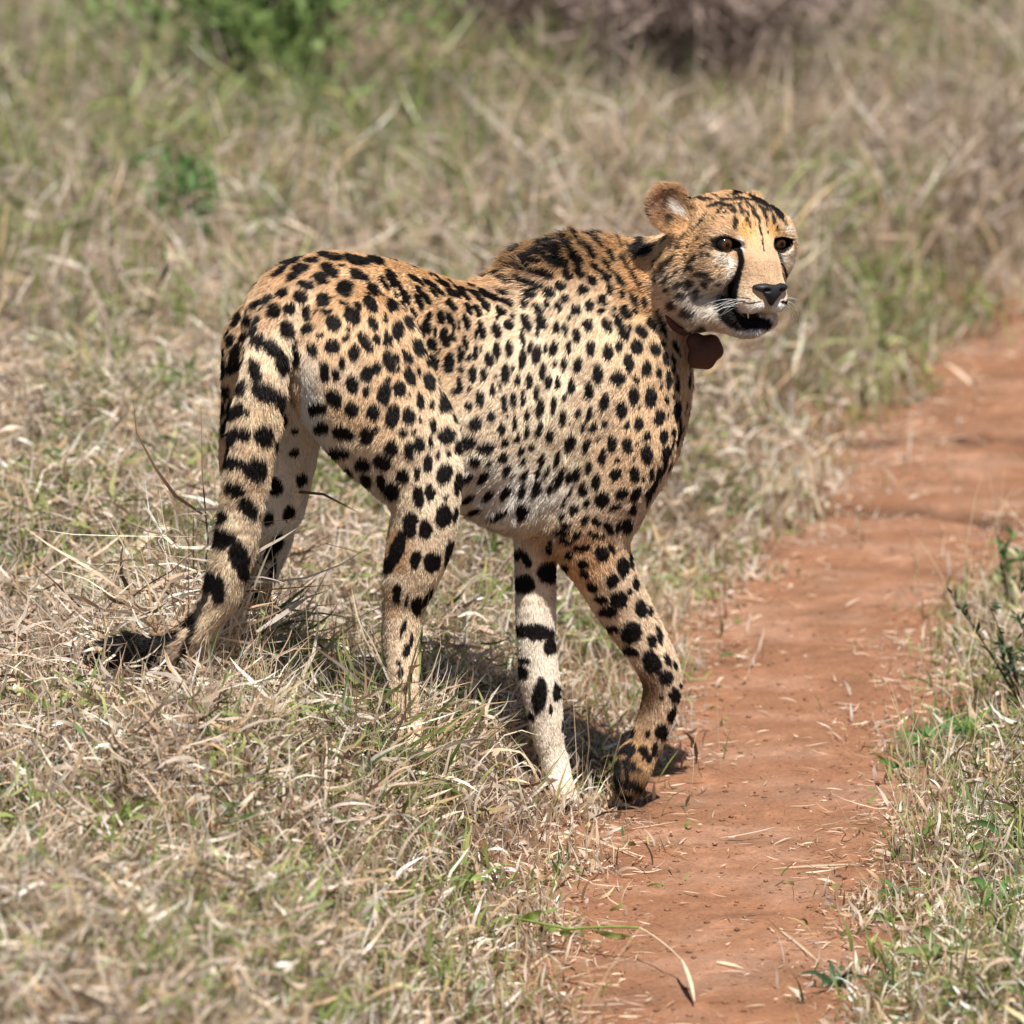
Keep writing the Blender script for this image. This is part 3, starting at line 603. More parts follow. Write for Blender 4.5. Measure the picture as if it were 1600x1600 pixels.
# pale and warm areas of the trunk and legs
for t_ in [(850, 600, 110, 170, 10, (0.86, 0.69, 0.50), .85), (720, 720, 90, 120, 0, (0.84, 0.67, 0.49), .8), (790, 785, 120, 60, 0, (.88, .80, .70), .9), (690, 740, 40, 70, 0, CREAM, .5), (480, 585, 30, 30, 0, CREAM, .7),
           (545, 590, 26, 26, 30, CREAM, .6), (520, 720, 30, 60, -30, CREAM, .6),
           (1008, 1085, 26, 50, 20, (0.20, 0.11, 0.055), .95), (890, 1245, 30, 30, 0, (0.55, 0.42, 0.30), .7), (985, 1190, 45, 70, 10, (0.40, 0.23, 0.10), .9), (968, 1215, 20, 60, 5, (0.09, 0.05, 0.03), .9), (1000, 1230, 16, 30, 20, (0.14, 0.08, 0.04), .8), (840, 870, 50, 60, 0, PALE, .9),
           (905, 865, 50, 50, 0, (0.66, 0.36, 0.14), .6), (400, 700, 50, 250, 8, (0.84, 0.60, 0.38), .5), (575, 740, 40, 60, -30, CREAM, .6),
           (620, 860, 22, 50, 10, (0.46, 0.24, 0.10), .8), (612, 940, 14, 50, 0, (0.42, 0.24, 0.11), .6), (890, 400, 120, 38, 5, (0.34, 0.19, 0.085), .75), (1010, 440, 40, 70, -20, (0.68, 0.38, 0.16), .7)]:
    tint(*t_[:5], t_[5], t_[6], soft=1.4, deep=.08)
tint(235, 1010, 60, 22, 0, (0.20, 0.13, 0.09), .6)
tl = (dep_ < to_px(at(400, 700, -.12)[None])[2][0]) & (px_ < 470)
for x, y, a, b in ((462, 700, 45, 130), (440, 810, 42, 100)):
    rr = np.hypot((px_ - x) / a, (py_ - y) / b); wt = ((1 - sstep(.6, 1.4, rr)) * ~tl)[:, None]
    col = col * (1 - wt) + np.array((.88, .82, .74)) * wt
# face grounds
tint(1150, 350, 90, 70, 0, (0.60, 0.385, 0.21), .75, soft=1.2, deep=.12)
for t_ in [(730, 525, 95, 22, -8, CREAM, .5), (1150, 510, 40, 22, 50, WHITE, .8), (1160, 700, 40, 110, 80 - 90, WHITE, .6), (735, 700, 85, 40, 30, WHITE, .95), (775, 790, 70, 40, 95, WHITE, .8), (830, 600, 45, 28, 80, (.82, .76, .68), .95), (1098, 690, 45, 22, 80, WHITE, .95),
           (870, 500, 70, 55, 60, (0.60, 0.33, 0.10), .75), (1045, 500, 60, 34, 80, (0.60, 0.33, 0.10), .75), (1000, 760, 130, 110, 70, (0.50, 0.335, 0.205), .9), (950, 1010, 90, 26, -12, (0.82, 0.78, 0.72), 1.), (1072, 1010, 48, 40, 20, (0.85, 0.83, 0.8), 1.),
           (900, 900, 80, 70, 30, (0.62, 0.44, 0.28), .6), (600, 1000, 200, 110, 30, (0.82, 0.71, 0.59), .9), (480, 1150, 200, 110, 20, (0.82, 0.68, 0.54), .8), (930, 1185, 120, 45, 0, (0.70, 0.68, 0.68), 1.), (660, 1130, 90, 50, 30, (0.82, 0.64, 0.48), .8),
           (330, 330, 100, 130, 10, (0.42, 0.25, 0.15), .8), (270, 320, 45, 70, 10, (0.50, 0.33, 0.22), .6), (425, 365, 75, 32, 45, (0.88, 0.82, 0.74), .9), (265, 360, 40, 80, 8, (0.62, 0.42, 0.28), .8), (372, 450, 30, 60, 10, (0.03, 0.02, 0.015), .95), (345, 340, 16, 60, 20, (0.10, 0.06, 0.04), .7), (420, 600, 180, 130, 0, (0.70, 0.44, 0.22), .6), (330, 880, 80, 150, 0, (0.76, 0.63, 0.50), .7)]:
    tintE(*t_)
black = np.array((0.0080, 0.0058, 0.0052))
DARK = np.zeros(len(V))
def dark(x, y, a, b, an, soft=0.22, wobble=1.1, amt=1.0, deep=0.045):
    I, wt = mark(x, y, a, b, an, soft, wobble, deep); DARK[I] = np.maximum(DARK[I], wt * amt)
for s_, T in ((SA, TA), (SB, TB), (SC_, TC), (SD, TD)):
    for m_ in parse(s_, T): dark(*m_[:2], m_[2] * 1.03, m_[3] * (1.12 if T is TC else 1.07), m_[4])
for i_, m_ in enumerate(parse(SE, TE)): dark(m_[0], m_[1], m_[2] * (1.05 if i_ < 38 else 1.3), m_[3] * (1.05 if i_ < 38 else 1.45), m_[4], soft=.5, wobble=1.3, amt=.96 if i_ < 38 else .9, deep=.07)
def strokeE(pts, **kw):
    kw.setdefault('deep', .085)
    for (x0, y0, r0), (x1, y1, r1) in zip(pts[:-1], pts[1:]):
        n_ = max(2, int(math.hypot(x1 - x0, y1 - y0) / max(3, min(r0, r1) * .4)))
        for i in range(n_ + 1):
            u = i / n_; r_ = (r0 + (r1 - r0) * u) / 4.209
            dark(960 + (x0 + (x1 - x0) * u) / 4.209, 240 + (y0 + (y1 - y0) * u) / 4.209, r_, r_, 0, soft=.35, wobble=.5, **kw)
strokeE([(790, 585, 16), (822, 640, 20), (838, 710, 22), (822, 780, 20), (800, 840, 30), (780, 900, 40), (765, 960, 50), (740, 1000, 62), (765, 1060, 60), (810, 1100, 52), (880, 1120, 36), (950, 1120, 32), (1012, 1116, 28)])
strokeE([(1062, 560, 8), (1070, 620, 7), (1090, 700, 7), (1115, 760, 8), (1142, 830, 8), (1150, 940, 9), (1140, 985, 14), (1100, 975, 10)])
strokeE([(830, 975, 5), (900, 985, 7), (960, 975, 5)]); strokeE([(840, 945, 4), (900, 958, 5)])
fr = np.random.default_rng(8)
for _ in range(75):
    fx, fy = fr.uniform(560, 1090), fr.uniform(265, 470)
    if fy > 430 - abs(fx - 900) * .15 and fr.random() < .6: continue
    dark(960 + fx / 4.209, 240 + fy / 4.209, fr.uniform(8, 20) / 4.209, fr.uniform(4, 8) / 4.209, math.radians(55 + (fx - 850) * .06 + fr.normal(0, 25)), soft=.5, wobble=.8, amt=.85, deep=.07)
for _ in range(90):
    fx, fy = fr.uniform(380, 720), fr.uniform(520, 930)
    dark(960 + fx / 4.209, 240 + fy / 4.209, fr.uniform(6, 13) / 4.209, fr.uniform(3, 7) / 4.209, math.radians(-30 + fr.normal(0, 25)), soft=.5, wobble=.8, amt=.6, deep=.07)
for x, y, a, b, an in ((728, 596, 88, 56, 2), (660, 578, 30, 11, 10), (1098, 602, 52, 56, 0), (1150, 566, 30, 8, 5)):
    dark(960 + x / 4.209, 240 + y / 4.209, a / 4.209, b / 4.209, math.radians(an), soft=.15, wobble=.2)
for s in (1, -1):
    bz_ = np.linalg.norm((V - hp(4.2 * s, .3, -.05)) @ np.stack([Hr / 2.0, Hf / 1.9, Hu / 1.02]).T, axis=1) < HC; DARK[bz_] = 1
strokeE([(730, 600, 40), (775, 606, 30), (805, 615, 18)])
# back of the ears, the dark nape behind the near ear, the tail tuft, the inside of the mouth
for x, y, a, b, an in ((200, 560, 60, 30, 60), (235, 600, 40, 35, 60), (820, 255, 60, 22, -10), (960, 320, 110, 26, 35), (1080, 400, 90, 22, 52), (225, 440, 60, 12, 85), (520, 300, 12, 20, 60)):
    dark(960 + x / 4.209, 240 + y / 4.209, a / 4.209, b / 4.209, math.radians(an), soft=.5, wobble=1.2, deep=.08)
nd_ = np.linalg.norm(V - at(1006, 384, .075), axis=1) + wob * .02; DARK = np.maximum(DARK, 1 - sstep(.014, .024, nd_)); LEN = np.where(nd_ < .024, .016, LEN)
tip = np.nonzero((px_ < 280) & (py_ > 900))[0]; DARK[tip] = np.maximum(DARK[tip], sstep(275, 258, px_[tip] + wob[tip] * 40)); LEN[tip] = .022
tb = (dep_ < to_px(at(300, 990, -.11)[None])[2][0]) & (py_ > 900) & (py_ < 1060)
for bx_, bw_ in ((266, 8), (300, 6)):
    q_ = px_ - bx_ + (py_ - 990) * .35
    DARK = np.maximum(DARK, (1 - sstep(.7, 1.3, np.abs(q_) / bw_ + wob * .9)) * tb * .95)
mi = np.nonzero(((V - hp(.8, 3.2, -9.25)) ** 2).sum(1) < (3.2 * HC) ** 2)[0]
lu = ((V[mi] - HO) @ Hu) / HC; lf = ((V[mi] - HO) @ Hf) / HC
la_ = ((V[mi] - HO) @ Hr) / HC
inm = (np.abs(la_ - .4) < 1.0) & (np.abs(lu + 9.25) < .42) & (lf < 5.2) & (LEN[mi] < .02)
# side away from the camera: marks scattered over the skin
kd_i = np.nonzero((nv < -0.05) | ((nv < .38) & (px_ > 330) & (px_ < 1085) & (py_ < np.where(px_ > 1010, 800, 640)) & ((px_ < 990) | (py_ > 545)) & (DARK < .3)))[0]
if len(kd_i):
    sel = kd_i[rng.permutation(len(kd_i))]
    pts = []; cell = {}
    for i in sel[:60000]:
        p = V[i]; k_ = tuple((p / 0.026).astype(int))
        if all(np.linalg.norm(p - o_) > 0.026 for dx in (-1, 0, 1) for dy in (-1, 0, 1) for dz in (-1, 0, 1) for o_ in cell.get((k_[0] + dx, k_[1] + dy, k_[2] + dz), ())):
            cell.setdefault(k_, []).append(p); pts.append(i)
    kdt = kdtree.KDTree(len(kd_i))
    for n_, i in enumerate(kd_i): kdt.insert(V[i], n_)
    kdt.balance()
    for i in pts:
        r_ = rng.uniform(.006, .0105)
        L_ = [n_ for (_, n_, _) in kdt.find_range(V[i], r_ * 1.6)]
        I = kd_i[L_]; dv = V[I] - V[i]; al = dv @ FLOW[i]
        rr = np.sqrt(np.maximum((dv ** 2).sum(1) - al ** 2, 0) + (al / 1.35) ** 2) / r_ + wob[I]
        if nv[i] > -.05:
            if DARK[I].max() > .3: continue
            rr = rr * 1.45
        DARK[I] = np.maximum(DARK[I], 1 - sstep(.88, 1.12, rr))
# the white ground carries only its own marks
mott = (0.86 + 0.28 * fbm(V[:, 0] * 45, V[:, 1] * 45, V[:, 2] * 45, 62, 3))[:, None]
col = col * mott
col = col * (1 - DARK[:, None]) + black * DARK[:, None]
col[mi[inm]] = (0.10, 0.028, 0.022)

coat_m = mat_attr('coat', rough=0.85, spec=0.12)
cheetah = empty('cheetah', tuple(at_z(860, 1250)))
BL = np.array(cheetah.location)
tag(cheetah, 'spotted cheetah walking from dry grass onto the red dirt path, looking to the right', 'cheetah')
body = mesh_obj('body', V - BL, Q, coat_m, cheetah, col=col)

# eyes, nose, teeth, whiskers, collar
eye_m = mat_attr('eye', rough=0.10, spec=0.25)
for s in (1, -1):
    c = hp(4.2 * s, -.66, -.06); R_ = 1.17 * HC; g = unit(Hf + Hr * (.10 if s > 0 else -.02) + Hu * .02)
    nu, nw = 40, 60
    th = np.linspace(0, math.pi, nu); ph = np.linspace(0, 2 * math.pi, nw, endpoint=False)
    e1 = unit(np.cross(g, (0, 0, 1))); e2 = np.cross(e1, g)
    P = (np.cos(th)[:, None, None] * g + np.sin(th)[:, None, None] * (np.cos(ph)[None, :, None] * e1 + np.sin(ph)[None, :, None] * e2))
    ec_ = np.zeros((nu, nw, 3)); T_ = th[:, None] + 0 * ph[None]
    irn = 0.75 + 0.5 * vnoise(np.cos(ph) * 9 + 20, np.sin(ph) * 9 + 20, 0, 5)[None, :, None]
    ec_[:] = (0.012, 0.009, 0.008)
    ec_ = np.where((T_ < .66)[..., None], np.array((0.050, 0.020, 0.007)) * irn, ec_)
    ec_ = np.where((T_ < .30)[..., None], np.array((0.004, 0.003, 0.003)), ec_)
    vv = (c + P * R_).reshape(-1, 3)
    i_, j_ = np.meshgrid(np.arange(nu - 1), np.arange(nw), indexing='ij'); j2 = (j_ + 1) % nw
    qq = np.stack([i_ * nw + j_, (i_ + 1) * nw + j_, (i_ + 1) * nw + j2, i_ * nw + j2], -1).reshape(-1, 4)
    mesh_obj('eye', vv - BL, qq, eye_m, cheetah, col=ec_.reshape(-1, 3))
Bb = B
def small(prims, vox, name, mat, parent, loc):
    global B
    B = Body(); prims(); v_, q_ = B.mesh(vox, sub=0, its=2); B = Bb
    return mesh_obj(name, v_ - loc, q_, mat, parent)
nose_m = mat_plain('nose_leather', (0.016, 0.015, 0.017), rough=0.5, spec=0.3, nscale=900, bump=0.2)
def nose():
    for s in (1, -1):
        hs(1.05 * s, 5.05, -5.0, (1.15, .75, .60), k=.6)
        hs(1.95 * s, 4.6, -4.95, (.75, .6, .34), k=.5)
    hs(0, 5.2, -5.5, (1.25, .75, .85), k=.6)
    hs(0, 5.15, -5.9, (.9, .6, .75), k=.6)
    hs(0, 5.1, -6.4, (.40, .6, 1.0), k=.6)
    for s in (1, -1): hs(1.15 * s, 5.75, -5.25, (.42, .42, .22), k=.3, op='s')
small(nose, .0010, 'nose', nose_m, cheetah, BL)
tooth_m = mat_plain('tooth', (0.72, 0.64, 0.48), rough=0.3)
for s in (1,):
    def tooth(): B.cone(hp(2.1 * s, 3.0, -8.6), hp(2.05 * s, 3.1, -9.25), .17 * HC, .08 * HC, k=.001)
    small(tooth, .0007, 'tooth', tooth_m, cheetah, BL)
whisk_m = mat_plain('whisker', (0.85, 0.83, 0.80), rough=0.3)
def tube(P, r0, r1, n=5):
    P = np.array(P, float); T_ = np.gradient(P, axis=0); T_ /= np.linalg.norm(T_, axis=1)[:, None]
    ref = np.array([0.12, 0.3, 0.95]); A = np.cross(T_, ref); A /= np.linalg.norm(A, axis=1)[:, None] + 1e-9; Bn = np.cross(T_, A)
    rr = np.linspace(r0, r1, len(P))[:, None, None] if np.isscalar(r1) else np.asarray(r1)[:, None, None]
    an = np.linspace(0, 2 * math.pi, n, endpoint=False)
    v_ = P[:, None] + rr * (np.cos(an)[None, :, None] * A[:, None] + np.sin(an)[None, :, None] * Bn[:, None])
    i_, j_ = np.meshgrid(np.arange(len(P) - 1), np.arange(n), indexing='ij'); j2 = (j_ + 1) % n
    return v_.reshape(-1, 3), np.stack([i_ * n + j_, i_ * n + j2, (i_ + 1) * n + j2, (i_ + 1) * n + j_], -1).reshape(-1, 4)
def bez(a, b, c, n=9):
    t_ = np.linspace(0, 1, n)[:, None]; a, b, c = map(np.asarray, (a, b, c))
    return (1 - t_) ** 2 * a + 2 * t_ * (1 - t_) * b + t_ ** 2 * c
wr = np.random.default_rng(5)
for s in (1, -1):
    for k_ in range(11 if s > 0 else 8):
        f0 = 4.2 - .32 * k_; u0 = -6.6 - .45 * (k_ % 3) - .05 * k_
        L_ = wr.uniform(3.5, 7.5)
        a_ = hp(2.6 * s + (.25 * k_ / 10) * s, f0, u0)
        m_ = a_ + HC * L_ * .5 * (Hr * .9 * s - Hf * .25 + Hu * .05)
        e_ = m_ + HC * L_ * .5 * (Hr * .55 * s - Hf * .5 - Hu * wr.uniform(.5, 1.1))
        v_, q_ = tube(bez(a_, m_, e_), .00024, .00008); mesh_obj('whisker', v_ - BL, q_, whisk_m, cheetah)
collar_m = mat_plain('collar_leather', (0.085, 0.034, 0.020), rough=0.6, spec=0.35, noise=.3, nscale=120, bump=.4)
collar = empty('tracking_collar', tuple(at(1085, 560, .06))); CL = np.array(collar.location)
tag(collar, 'brown leather tracking collar with a rounded pouch hanging under the cheetah chin', 'collar')
cc = at(1052, 470, .09); up_ = unit(at(1012, 395, .10) - cc); ax_ = unit(at(1120, 445, .02) - cc); ax_ = unit(ax_ - (ax_ @ up_) * up_); sd_ = np.cross(ax_, up_)
an = np.linspace(0, 2 * math.pi, 64, endpoint=False)
ring = []
for th_ in an:
    rad = .046 * (-math.cos(th_)) * up_ + .034 * math.sin(th_) * sd_
    rn = unit(rad)
    for (dw, dr) in ((-.016, 0), (.016, 0), (.016, .004), (-.016, .004)): ring.append(cc + rad + rn * dr + ax_ * dw)
ring = np.array(ring); i_, j_ = np.meshgrid(np.arange(64), np.arange(4), indexing='ij')
qq = np.stack([i_ * 4 + j_, ((i_ + 1) % 64) * 4 + j_, ((i_ + 1) % 64) * 4 + (j_ + 1) % 4, i_ * 4 + (j_ + 1) % 4], -1).reshape(-1, 4)
mesh_obj('band', ring - CL, qq, collar_m, collar, smooth=False)
def pouch():
    P_ = [(1085, 532, .07, 11), (1110, 538, .06, 9), (1118, 548, .06, 7), (1104, 562, .06, 8), (1090, 560, .06, 9), (1082, 545, .06, 10), (1098, 548, .06, 11)]
    P_ = [(1086, 533, .065, 9), (1112, 536, .06, 9), (1118, 549, .058, 8), (1104, 565, .058, 8), (1088, 562, .06, 9)]
    J_ = [J(*p) for p in P_]; cen = sum(j[0] for j in J_) / 5
    for k_ in range(5):
        (a_, ra), (b_2, rb) = J_[k_], J_[(k_ + 1) % 5]
        B.cone(a_, b_2, ra, rb, k=.010); B.cone(a_, cen, ra, .010, k=.010)
small(pouch, .0016, 'pouch', collar_m, collar, CL)
# ------------------------------------------------------------------ fur
def hair_mat():
    m, t, out = new_mat('fur')
    a = t.nodes.new('ShaderNodeAttribute'); a.attribute_name = 'col'
    d = t.nodes.new('ShaderNodeBsdfDiffuse'); tr = t.nodes.new('ShaderNodeBsdfTranslucent'); mx = t.nodes.new('ShaderNodeMixShader'); mx.inputs[0].default_value = .22
    gl = t.nodes.new('ShaderNodeBsdfGlossy'); gl.inputs['Roughness'].default_value = .45; gl.inputs[0].default_value = (1, 1, 1, 1)
    m2 = t.nodes.new('ShaderNodeMixShader'); m2.inputs[0].default_value = .015
    t.links.new(a.outputs[0], d.inputs[0]); t.links.new(a.outputs[0], tr.inputs[0])
    t.links.new(d.outputs[0], mx.inputs[1]); t.links.new(tr.outputs[0], mx.inputs[2])
    t.links.new(mx.outputs[0], m2.inputs[1]); t.links.new(gl.outputs[0], m2.inputs[2]); t.links.new(m2.outputs[0], out.inputs[0])
    return m
def make_fur(NH, seed=3):
    g = np.random.default_rng(seed)
    fa = np.linalg.norm(np.cross(V[Q[:, 2]] - V[Q[:, 0]], V[Q[:, 3]] - V[Q[:, 1]]), axis=1) / 2
    fnv = nv[Q].mean(1)
    head = np.linalg.norm(V[Q[:, 0]] - hp(0, -3, -3), axis=1) < .17
    wgt = fa * np.where(fnv > -.35, 1.0, .12) * np.where(head, 1.9, 1.0)
    # no hair on eyes' sockets, mouth lining
    fi = g.choice(len(Q), NH, p=wgt / wgt.sum())
    uv = g.random((NH, 2)); q4 = Q[fi]
    w4 = np.stack([(1 - uv[:, 0]) * (1 - uv[:, 1]), uv[:, 0] * (1 - uv[:, 1]), uv[:, 0] * uv[:, 1], (1 - uv[:, 0]) * uv[:, 1]], 1)[..., None]
    def ip(A): return (A[q4] * w4).sum(1)
    P = ip(V); Nn = ip(N); Fl = ip(FLOW); C = ip(col); L = (LEN[q4] * w4[..., 0]).sum(1)
    for s in (1, -1):
        bad = np.linalg.norm((P - hp(4.2 * s, .3, 0)) @ np.stack([Hr / 1.75, Hf / 1.9, Hu / 1.05]).T, axis=1) < HC
        L[bad] = 0
    bad = np.linalg.norm((P - hp(.9, 3.8, -9.3)) @ np.stack([Hr / 2.0, Hf / 2.2, Hu / .42]).T, axis=1) < HC; L[bad] = 0
    bad = np.linalg.norm((P - hp(0, 4.9, -5.7)) @ np.stack([Hr / 2.3, Hf / 1.2, Hu / 1.0]).T, axis=1) < HC; L[bad] *= .3
    keep = L > .0005; P, Nn, Fl, C, L = P[keep], Nn[keep], Fl[keep], C[keep], L[keep]; n = len(P)
    Nn /= np.linalg.norm(Nn, axis=1)[:, None]; Fl /= np.linalg.norm(Fl, axis=1)[:, None] + 1e-9
    # tufting: a slowly varying swirl plus per-hair scatter
    sx = np.stack([vnoise(P[:, 0] * 70, P[:, 1] * 70, P[:, 2] * 70 + 9 * i, 70 + i) - .5 for i in range(3)], 1)
    lo = np.stack([vnoise(P[:, 0] * 16, P[:, 1] * 16, P[:, 2] * 16 + 9 * i, 80 + i) - .5 for i in range(3)], 1)
    L = L * g.uniform(.55, 1.15, n)
    px0, py0, _ = to_px(P)
    rough = np.clip(L / .012, .5, 1.6)[:, None]
    d = Fl + (sx * .9 + lo * .6) * rough * .8 + g.normal(0, .13, (n, 3))
    mane = (Nn[:, 2] > .15) & (px0 > 770) & (px0 < 1010) & (py0 < 450)
    lift = np.where(mane, .85, np.clip(L / .009, .35, 1.1) * .30)[:, None]
    d0 = d + Nn * lift * 1.3; d0 /= np.linalg.norm(d0, axis=1)[:, None]
    d1 = d + Nn * lift * .55; d1 /= np.linalg.norm(d1, axis=1)[:, None]
    d2 = d + Nn * lift * .2 + np.array((0, 0, -.15)); d2 /= np.linalg.norm(d2, axis=1)[:, None]
    Lc = L[:, None]
    pts = np.stack([P - Nn * .0006, P + d0 * Lc * .33, P + d0 * Lc * .33 + d1 * Lc * .33, P + d0 * Lc * .33 + d1 * Lc * .33 + d2 * Lc * .34], 1)
    cu = bpy.data.hair_curves.new('fur'); cu.add_curves([4] * n)
    cu.points.foreach_set('position', (pts - BL).astype(np.float32).ravel())
    rr = np.tile(np.array([1, .85, .6, .15]), n) * np.repeat(g.uniform(.00022, .00042, n), 4)
    ra = cu.attributes.get('radius') or cu.attributes.new('radius', 'FLOAT', 'POINT')
    ra.data.foreach_set('value', rr.astype(np.float32))
    ca = cu.attributes.new('col', 'FLOAT_COLOR', 'CURVE')
    jit = g.normal(1, .20, n)[:, None] * (1 + .40 * sx[:, :1] + .25 * lo[:, 1:2])
    C4 = np.ones((n, 4), np.float32); C4[:, :3] = np.clip(C * jit, .004, .9)
    ca.data.foreach_set('color', C4.ravel())
    cu.materials.append(hair_mat())
    o = bpy.data.objects.new('fur', cu); COL.objects.link(o); o.parent = cheetah; o['kind'] = 'stuff'
    return o
make_fur(N_HAIR)
# long hair inside the near ear
# ------------------------------------------------------------------ grass
def pick(g, n, cols, w=None):
    cols = np.array(cols); w = np.ones(len(cols)) if w is None else np.array(w, float)
    return cols[g.choice(len(cols), n, p=w / w.sum())]
def blades(g, root, az, phi, bend, L, wd, tw, lev=5, taper=1.0, wav=0.0):
    n = len(root); s_ = np.linspace(0, 1, lev); ds = 1 / (lev - 1)
    h = np.stack([np.cos(az), np.sin(az), 0 * az], 1); side = np.stack([-np.sin(az), np.cos(az), 0 * az], 1)
    P = [root]; a = phi.copy(); T_ = []
    sway = g.normal(0, 1, (n, lev))
    for i in range(lev):
        t_ = np.sin(a)[:, None] * h + np.cos(a)[:, None] * np.array((0, 0, 1.0)) + side * (sway[:, i] * wav)[:, None]
        T_.append(t_)
        if i < lev - 1: P.append(P[-1] + t_ * (L * ds)[:, None]); a = a + bend * ds
    P = np.stack(P, 1); T_ = np.stack(T_, 1)
    up_ = np.cross(T_, side[:, None]); up_ /= np.linalg.norm(up_, axis=2)[..., None] + 1e-9
    tt = tw[:, None] + np.linspace(0, .9, lev)[None] * np.sign(tw)[:, None]
    W = side[:, None] * np.cos(tt)[..., None] + up_ * np.sin(tt)[..., None]
    prof = (np.minimum(1, .55 + s_ * 2) * (1 - s_ ** 2.2 * taper * .93))[None, :, None]
    W = W * wd[:, None, None] * .5 * prof
    Vv = np.stack([P - W, P + W], 2).reshape(-1, 3)
    b0 = (np.arange(n) * lev * 2)[:, None] + (np.arange(lev - 1) * 2)[None]
    Qq = np.stack([b0, b0 + 1, b0 + 3, b0 + 2], -1).reshape(-1, 4)
    return Vv, Qq
def scatter(g, n, y0, y1, mx=.06):
    """points in the strip of ground around the view, even per square metre"""
    out_ = np.zeros((0, 2))
    while len(out_) < n:
        y = g.uniform(y0, y1, n * 2); hw = (y - CAM[1]) * .0585 * 1.22 + mx
        hm = (y1 - CAM[1]) * .0585 * 1.22 + mx
        x = g.uniform(-hm, hm, n * 2); k_ = np.abs(x) < hw
        out_ = np.concatenate([out_, np.stack([x[k_], y[k_]], 1)])
    return out_[:n]
DRY = [(.80, .61, .46), (.88, .73, .59), (.56, .39, .26), (.72, .51, .30), (.20, .125, .08), (.77, .65, .56), (.90, .80, .70)]
GRN = [(.19, .26, .06), (.30, .36, .10), (.10, .15, .045), (.40, .41, .15), (.15, .23, .08)]
def greenness(x, y):
    n_ = fbm(x * 1.6, y * 0.9, 0, 51, 3); n2_ = fbm(x * 6, y * 4, 0, 52, 2)
    P_ = np.stack([x, y, height(x, y)], 1); a, b, _ = to_px(P_)
    g_ = sstep(.45, .62, n_) * .35 + sstep(.56, .68, n2_) * .75 + sstep(.62, .72, fbm(x * 16, y * 12, 0, 57, 2)) * .7
    g_ += .45 * np.exp(-(((a - 250) / 330) ** 2 + ((b - 260) / 170) ** 2))          # the greener patch behind the rump
    g_ += .30 * np.exp(-(((a - 1330) / 260) ** 2 + ((b - 520) / 150) ** 2)) + .45 * np.exp(-(((a - 1540) / 150) ** 2 + ((b - 1250) / 380) ** 2))
    g_ += .9 * np.exp(-(((a - 1450) / 60) ** 2 + ((b - 1165) / 35) ** 2)) + .7 * np.exp(-(((a - 1500) / 70) ** 2 + ((b - 1490) / 60) ** 2))
    g_ += .22 * np.exp(-(((a - 1180) / 130) ** 2 + ((b - 700) / 130) ** 2)) + .25 * np.exp(-(((a - 700) / 200) ** 2 + ((b - 1130) / 120) ** 2))
    g_ += .18 * np.exp(-(((a - 600) / 300) ** 2 + ((b - 1480) / 130) ** 2))
    g_ -= .35 * np.exp(-(((a - 150) / 260) ** 2 + ((b - 900) / 300) ** 2)) + .3 * np.exp(-(((a - 900) / 500) ** 2 + ((b - 60) / 120) ** 2))
    return np.clip(g_ * .56 - .01, 0.015, .55)
